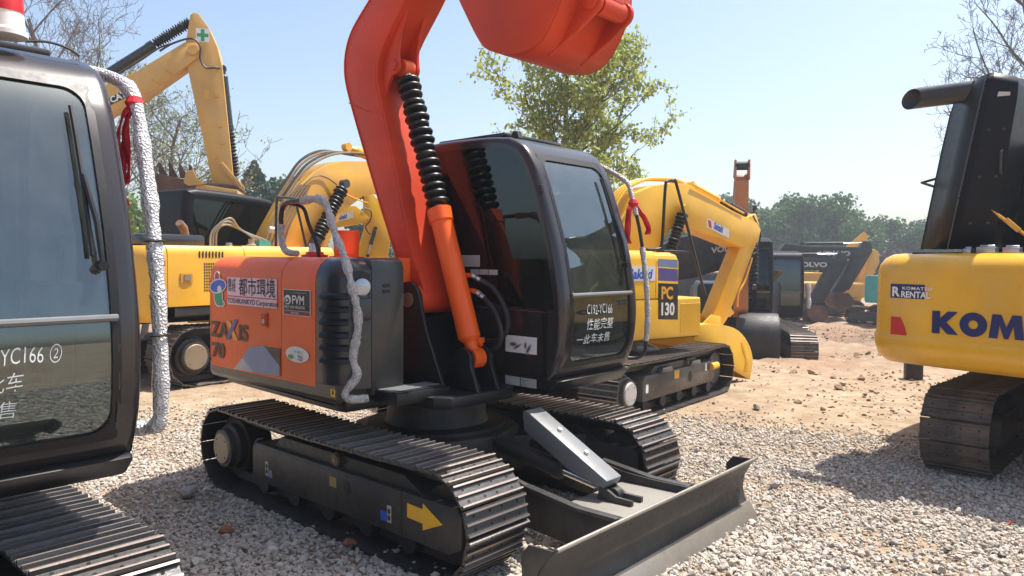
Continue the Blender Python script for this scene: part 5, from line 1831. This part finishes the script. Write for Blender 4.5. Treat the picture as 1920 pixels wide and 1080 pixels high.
# yellow arm standing behind, teal machine, far yellow machine
yf_ = thing('excavator', 'small yellow boom rising beside the teal machine', 'excavator', (-7.26, 33.9, -.78), R(42))
plate_arm(yf_, [(-.3, .3), (.1, .3), (.50, 1.3), (1.12, 2.55), (1.06, 3.10), (.86, 3.22), (.62, 3.14), (.50, 2.4)], -.2, .2, 'yellow_worn')
plate_arm(yf_, [(.55, 3.1), (.8, 3.2), (.2, 1.0), (-.1, .9)], .25, .45, 'yellow', 'arm')
for sd_ in (-1, 1):
    track(yf_, -3.2, -.4, .36, sd_ * 1.0, .5, 40, 'far', sd_)
skirt([(-3.6, -1.1), (.0, -1.1), (.05, 1.1), (-3.6, 1.1)], [(.06, .9), (0, .95), (0, 1.5), (.06, 1.6)], []).build('house', 'yellow_worn', yf_)
kb = thing('excavator', 'teal green excavator peeking out left of the large yellow counterweight', 'excavator', (-3.82, 29.1, -.78), R(170))
for sd_ in (-1, 1):
    track(kb, -1.5, 1.5, .36, sd_ * .95, .5, 40, 'far', sd_)
carbody(kb)
skirt([(q.x, q.y) for q in catmull([(.9, 1.2, 0), (1.1, 1.1, 0), (1.15, 0, 0), (1.1, -1.1, 0), (.9, -1.2, 0)], 3)][::-1], [(.05, .95), (0, 1.05), (0, 1.95), (.06, 2.05)], [(-1.2, 1.2), (-1.2, -1.2)]).build('counterweight', 'teal', kb)
make_cab(kb, [(.55, 1.9), (.62, 2.2), (.60, 2.5), (.5, 2.75)], [(.2, 2.82), (-.5, 2.82), (-.65, 2.7), (-.65, 1.9)], -.9, .5, .08, (2.0, 2.68), 2.1, 2.1, body='white', seat=False)
text('KO', .26, 'white', kb, (.30, 1.215, 1.35), (-1, 0, 0), (0, 0, 1), bold=.06)
fm_ = thing('excavator', 'faraway yellow excavator with a muddy track, left of the hanging rusty bucket', 'excavator', (-10.0, 36.8, -.78), R(20))
for sd_ in (-1, 1):
    track(fm_, -1.6, 1.6, .38, sd_ * 1.05, .55, 40, 'far', sd_)
carbody(fm_)
skirt([(-2.0, -1.2), (1.2, -1.2), (1.25, 1.2), (-2.0, 1.2)], [(.06, 1.0), (0, 1.05), (0, 1.9), (.06, 2.0)], []).build('house', 'yellow_worn', fm_)
plate_arm(fm_, [(.2, 1.7), (.6, 1.4), (1.4, 2.6), (2.4, 3.9), (2.2, 4.2), (1.0, 3.1)], -.18, .18, 'yellow')
make_cab(fm_, [(1.2, 1.1), (1.3, 1.6), (1.3, 2.0), (1.2, 2.5), (1.05, 2.8)], [(.6, 2.85), (.0, 2.8), (-.05, 2.0), (-.05, 1.1)], .3, 1.2, .08, (1.35, 2.65), 1.75, 1.75, body='yellow_worn', seat=False)

# ------------------------------------------------------------------ loose things on the gravel
def lump(name, label, cat, loc, s, mat, seed, sq=.7):
    me = stone_mesh(seed, sq).copy()
    me.materials.clear(); me.materials.append(M[mat])
    o = link(name, me, None, loc, (.2, .1, seed * 1.3))
    o.scale = s
    return tag(o, label, cat)


def px_ground(u, v_, z=0.0):
    d = FW + RT * ((u - 960) / 1385) - UP * ((v_ - 540) / 1385)
    return CAM + d * ((z - CAM.z) / d.z)


for nm, lab, cat, (u, v_), s, mt, sd_ in (
        ('brick_piece', 'reddish broken brick in the shaded gravel by the left machine', 'brick', (424, 1003), (.070, .055, .055), 'brick_red', 31),
        ('brick_piece', 'reddish broken brick in the shaded gravel below the yellow arrow', 'brick', (652, 1030), (.062, .046, .050), 'brick_red', 32),
        ('rock', 'flat grey rock in shade behind the near track', 'rock', (350, 933), (.10, .08, .07), 'stone', 33),
        ('rock', 'round brown rock on sunlit gravel right of the blade', 'rock', (1450, 917), (.060, .055, .055), 'stone', 34),
        ('rock', 'dark brown rock near the bottom right corner', 'rock', (1878, 1048), (.035, .03, .03), 'taupe', 35),
        ('rock', 'dark rock in the lower right gravel, left of the corner one', 'rock', (1775, 1036), (.035, .035, .03), 'taupe', 36),
        ('litter', 'crumpled orange litter at the right edge by the shadow', 'litter', (1895, 985), (.05, .03, .012), 'orange_litter', 37),
        ('rock', 'dark flat chunk on gravel right of the yellow bucket', 'rock', (1417, 768), (.10, .05, .04), 'taupe', 38)):
    q = px_ground(u, v_)
    lump(nm, lab, cat, (q.x, q.y, s[2] * .40 + .016), s, mt, sd_)
mb = MB()
mb.box(-.12, .12, -.12, .12, 0, .34)
q = px_ground(1712, 713)
o = mb.build('concrete_block', 'frame_dark', None, bevel=.015)
o.location = (q.x, q.y, ground_z(q.x, q.y)); o.rotation_euler.z = .4
tag(o, 'small dark block on the dirt under the yellow counterweight', 'block')

# rubble strewn on the far dirt
n = 30000
rr = np.sqrt(rng.uniform(9 ** 2, 32 ** 2, n))
aa = math.atan2(FW.y, FW.x) + rng.uniform(-.72, .3, n)
x = CAM.x + rr * np.cos(aa); y = CAM.y + rr * np.sin(aa)
keep = (np.sin(x * .7 + 1.3 * np.sin(y * .5)) + np.sin(y * .9 + x * .3)) > rng.uniform(-.6, 1.3, n)
x, y = x[keep], y[keep]
n = len(x)
s = rng.uniform(.008, .032, n) * (1 + 1.6 * (rng.random(n) > .94))
me = bpy.data.meshes.new('rubble')
me.vertices.add(n)
me.vertices.foreach_set('co', np.stack([x, y, gz_arr(x, y) + s * .3], -1).astype(np.float32).ravel())
at = me.attributes.new('scl', 'FLOAT_VECTOR', 'POINT')
at.data.foreach_set('vector', (s[:, None] * rng.uniform(.6, 1.5, (n, 3))).astype(np.float32).ravel())
at = me.attributes.new('rot', 'FLOAT_VECTOR', 'POINT')
at.data.foreach_set('vector', np.stack([rng.normal(0, .4, n), rng.normal(0, .4, n), rng.uniform(0, 6.28, n)], -1).astype(np.float32).ravel())
rub = link('rubble', me)
tag(rub, 'scattered rubble and clods on the far dirt', 'rubble', None, 'stuff')
ng2 = ng.copy()
ccol = bpy.data.collections.new('clod_shapes')
for i in range(5):
    ccol.objects.link(bpy.data.objects.new('clod_shape', stone_mesh(50 + i, .45 + .05 * i, 'clod')))
for nd in ng2.nodes:
    if nd.bl_idname == 'GeometryNodeCollectionInfo':
        nd.inputs['Collection'].default_value = ccol
rub.modifiers.new('strew', 'NODES').node_group = ng2


# ------------------------------------------------------------------ trees
def grow(seed, h, r0, levels, spread, up=.25, first=.3, kids=(6, 5, 4), ratio=.55, wander=.16, segs=7):
    """branch skeleton: list of (points, radii) and the twig tips"""
    rd = random.Random(seed)
    out, tips = [], []

    def rv():
        return Vector((rd.gauss(0, 1), rd.gauss(0, 1), rd.gauss(0, 1)))

    def go(p, d, L, r, lv):
        pts, rad = [p.copy()], [r]
        n = max(3, segs - lv)
        for i in range(n):
            d = (d + rv() * wander * (.6 + .4 * lv) + Vector((0, 0, up * (.3 if lv else .1)))).normalized()
            p = p + d * (L / n)
            pts.append(p.copy())
            rad.append(max(.0075, r * (1 - (.62 if lv == 0 else .8) * (i + 1) / n)))
        out.append((pts, rad, lv))
        if lv >= levels:
            tips.append((pts, lv))
            return
        k = kids[min(lv, len(kids) - 1)]
        for j in range(k):
            t = first + (1 - first) * (j + rd.random() * .9) / k if lv == 0 else .25 + .75 * (j + rd.random()) / k
            t = min(t, .99)
            i = min(int(t * n), n - 1)
            f = t * n - i
            q = pts[i].lerp(pts[i + 1], f)
            dd = (pts[i + 1] - pts[i]).normalized()
            side = rv()
            side = (side - dd * side.dot(dd)).normalized()
            nd = (dd * (1 - spread) + side * spread + Vector((0, 0, up * .6))).normalized()
            go(q, nd, L * ratio * rd.uniform(.75, 1.15) * (1.15 - .5 * t if lv == 0 else 1), max(.0075, rad[i] * .55), lv + 1)
        tips.append((pts[-3:], lv))

    go(Vector((0, 0, 0)), Vector((rd.uniform(-.06, .06), rd.uniform(-.06, .06), 1)), h, r0, 0)
    return out, tips


def tree(name, label, loc, mat_bark, skel, leaf=None, nleaf=0, lsize=.08, lspread=.25, group=None, cat='tree', seed=1, minlv=1):
    out, tips = skel
    root = thing(name, label, cat, loc, 0, group)
    mb = MB()
    mt = MB()
    for pts, rad, lv in out:
        (mt if lv == 0 else mb).tube(pts, rad, 8 if lv == 0 else (6 if lv == 1 else (4 if lv == 2 else 3)), caps=False)
    mt.build('trunk', mat_bark, root, ang=60)
    mb.build('branches', mat_bark, root, ang=60)
    if leaf:
        rg = np.random.default_rng(seed)
        segs = []
        for pts, lv in tips:
            if lv >= minlv:
                for a, b_ in zip(pts, pts[1:]):
                    segs.append((a, b_))
        A = np.array([tuple(a) for a, _ in segs]); B = np.array([tuple(b_) for _, b_ in segs])
        k = rg.integers(0, len(A), nleaf)
        t = rg.random((nleaf, 1))
        C = A[k] * (1 - t) + B[k] * t + rg.normal(0, lspread, (nleaf, 3)) * np.array([1, 1, .75])
        crown = link('crown', leaf_mesh(C, lsize, rg, leaf), root)
    return root


def leaf_mesh(C, size, rg, mat, droop=.3):
    n = len(C)
    a = rg.normal(0, 1, (n, 3)); a[:, 2] -= droop
    a /= np.linalg.norm(a, axis=1, keepdims=True)
    b_ = rg.normal(0, 1, (n, 3))
    b_ -= a * (a * b_).sum(1, keepdims=True)
    b_ /= np.linalg.norm(b_, axis=1, keepdims=True)
    s = size * rg.uniform(.6, 1.35, (n, 1))
    V = np.stack([C - a * s * .5, C + b_ * s * .30, C + a * s * .5, C - b_ * s * .30], 1).reshape(-1, 3)
    F = np.arange(n * 4).reshape(n, 4)
    return np_mesh('crown', V, F, mat, False)


def at_px(u, depth, z=None):
    q = CAM + (FW + RT * ((u - 960) / 1385)) * depth
    return (q.x, q.y, ground_z(q.x, q.y) - .02 if z is None else z)


# young leafy tree behind the dark cab
sk_ = grow(11, 7.3, .13, 3, .62, .28, .30, (14, 7, 5), .46, .13, 9)
tree('camphor_tree', 'leafy yellow-green tree rising behind the orange machine\'s cab', at_px(1062, 19), 'bark', sk_, 'leaf_fresh', 17500, .115, .10, seed=3, minlv=2)
# bare trees left and right
tree('bare_tree', 'tall bare tree with fine twigs behind the left cab', at_px(165, 30), 'bark_pale', grow(5, 12.0, .17, 4, .60, .30, .22, (16, 7, 6, 5), .46, .13, 8))
tree('bare_tree', 'bare leafless tree behind the open hood at the right edge', at_px(1892, 27), 'bark', grow(27, 12.5, .20, 4, .56, .26, .25, (15, 7, 6, 5), .42, .14, 8))
tree('budding_tree', 'thin tree with sparse pale leaves under the tan boom', at_px(268, 24), 'bark_pale', grow(8, 7.2, .12, 4, .62, .15, .22, (13, 7, 5, 4), .52, .15, 8), 'leaf_pale', 3400, .10, .12, seed=5, minlv=3)


# dense trees: clumped crowns
def clump_mesh(seed, w, h, n, size, mat, conifer=False):
    rg = np.random.default_rng(seed)
    if conifer:
        t = rg.random(n) ** .8
        tier = np.floor(t * 11) / 11
        rad = (1 - t ** 1.5) * w * (.55 + .45 * (1 - (t - tier) * 11 * .6)) * np.sqrt(rg.random(n)) * 1.05
        a = rg.uniform(0, 6.283, n)
        lob = 1 + .25 * np.sin(a * 5 + tier * 40)
        C = np.stack([rad * lob * np.cos(a), rad * lob * np.sin(a), .08 * h + t * h * .92 - rad * .22], -1)
    else:
        k = 46
        cc = rg.normal(0, 1, (k, 3)); cc /= np.linalg.norm(cc, axis=1, keepdims=True)
        cc *= rg.random((k, 1)) ** .33
        cc = cc * np.array([w, w, h * .42]) * .80 + np.array([0, 0, h * .56])
        rr_ = rg.uniform(.16, .34, k) * w
        i = rg.integers(0, k, n)
        d = rg.normal(0, 1, (n, 3)); d /= np.linalg.norm(d, axis=1, keepdims=True)
        C = cc[i] + d * (rr_[i] * rg.random(n) ** .25)[:, None]
        C = C[C[:, 2] > h * .05]
    return leaf_mesh(C, size, rg, mat, .1)


def trunk_mesh(h, r, mat='bark'):
    mb = MB()
    mb.tube(catmull([(0, 0, -.1), (.05 * r, 0, h * .3), (-.4 * r, .5 * r, h * .6), (0, 0, h * .85)], 3), [r * (1 - .08 * i) for i in range(10)], 7)
    for k in range(5):
        a = k * 1.3
        mb.tube([(0, 0, h * (.3 + .07 * k)), (math.cos(a) * h * .10, math.sin(a) * h * .10, h * (.40 + .07 * k)), (math.cos(a) * h * .2, math.sin(a) * h * .2, h * (.52 + .06 * k))], [r * .5, r * .35, r * .15], 5)
    return mb.mesh('trunk', mat, ang=60)


kinds = []
for i, (w, h, n, size, mt, con) in enumerate(((2.7, 8.0, 5200, .36, 'leaf_wood', False), (3.1, 8.6, 5600, .38, 'leaf_wood_light', False), (2.4, 7.4, 4800, .34, 'leaf_wood', False), (3.3, 6.9, 13000, .28, 'leaf_conifer', True), (2.0, 4.6, 4200, .24, 'leaf_bush', False), (2.2, 3.6, 3800, .24, 'leaf_purple', False))):
    kinds.append((clump_mesh(100 + i, w, h, n, size, mt, con), trunk_mesh(h, .16)))


def stand(kind, name, label, u, depth, s, group, rz=0.0, cat='tree'):
    p_ = at_px(u, depth)
    o = thing(name, label, cat, p_, rz, group)
    o.scale = (s, s, s * 1.0)
    link('crown', kinds[kind][0], o)
    link('trunk', kinds[kind][1], o)
    return o


rd = random.Random(4)
for row, (dep, n_, s_) in enumerate(((74, 15, .98), (84, 15, 1.08), (96, 13, 1.12))):
    for i in range(n_):
        u = 1290 + (560 / n_) * (i + rd.uniform(-.25, .25)) + row * 14
        sc_ = s_ * rd.uniform(.88, 1.14) * (1.04 if u < 1580 else .90)
        stand(rd.choice((0, 0, 1, 2)), 'broadleaf_tree', 'dense green tree in the wood beyond the yard', u, dep + rd.uniform(-3, 3), sc_, 'trees of the wood beyond the yard', rd.uniform(0, 6))
stand(5, 'purple_bush', 'dark purple-leaved bush beside the large yellow counterweight', 1680, 58, 1.05, None, .4, 'bush')
stand(5, 'purple_bush', 'small dark bush behind the VOLVO booms', 1590, 62, .7, None, 1.4, 'bush')
stand(4, 'green_bush', 'light green bush at the foot of the wood, right of the black cab', 1520, 56, .75, None, 2.4, 'bush')
# left: conifers and greenery behind the yellow machine
for u, dep, s_, k_, lab in ((398, 40, 1.0, 3, 'dark conifer just left of the tan bucket arm'), (478, 38, 1.08, 3, 'dark conifer right of the tan arm, the tallest one'), (512, 44, 1.05, 3, 'dark conifer beside the round green tree'), (548, 42, .88, 1, 'round light green tree between conifer and hoses'), (440, 46, .95, 3, 'dark conifer half hidden by the tan arm'), (580, 48, .62, 0, 'low green tree behind the brown hoses'), (262, 34, 1.15, 4, 'light green bush left of the black cab'), (222, 36, 1.3, 4, 'light green bush behind the wrapped rail'), (655, 40, .72, 4, 'yellow-green bush beneath the far yellow boom'), (610, 36, .62, 4, 'yellow-green bush behind the orange can'), (700, 46, .80, 0, 'dark green tree beneath the far yellow boom'), (330, 42, .85, 1, 'green tree behind the black cab roof'), (130, 44, .8, 1, 'green tree behind the left cab glass')):
    stand(k_, 'conifer' if k_ == 3 else ('green_bush' if k_ == 4 else 'broadleaf_tree'), lab, u, dep, s_, None, u * .1, 'bush' if k_ == 4 else 'tree')
for i, (u, dep, s_) in enumerate(((760, 60, .7), (840, 62, .72), (900, 60, .7), (980, 62, .74), (1050, 60, .7), (1120, 62, .74), (1200, 60, .8), (1250, 66, .9), (60, 60, .8), (-40, 60, .9), (-140, 60, .9), (1900, 70, 1), (2000, 72, 1))):
    stand((0, 1, 2)[i % 3], 'broadleaf_tree', 'green tree in the far hedge row', u, dep, s_, 'trees of the far hedge row', i * 1.1)


# ------------------------------------------------------------------ haze over the yard
cx, cy = CAM.x + FW.x * 60, CAM.y + FW.y * 60
mb = MB()
mb.box(-70, 70, -75, 75, -2.2, 17.5, 0, Matrix.Translation((cx, cy, 0)) @ Matrix.Rotation(math.atan2(FW.y, FW.x), 4, 'Z'))
hz_ = mb.build('haze', 'white', None, smooth=False)
hz_.data.materials.clear()
m = bpy.data.materials.new('haze_air')
m.use_nodes = True
nt = m.node_tree
nt.nodes.remove(nt.nodes['Principled BSDF'])
pv = N(nt, 'ShaderNodeVolumePrincipled', Density=.0018, Anisotropy=.3)
pv.inputs['Color'].default_value = (.86, .92, 1.0, 1)
nt.links.new(pv.outputs[0], nt.nodes['Material Output'].inputs['Volume'])
hz_.data.materials.append(m)
tag(hz_, 'thin pale haze in the air over the yard', None, None, 'stuff')
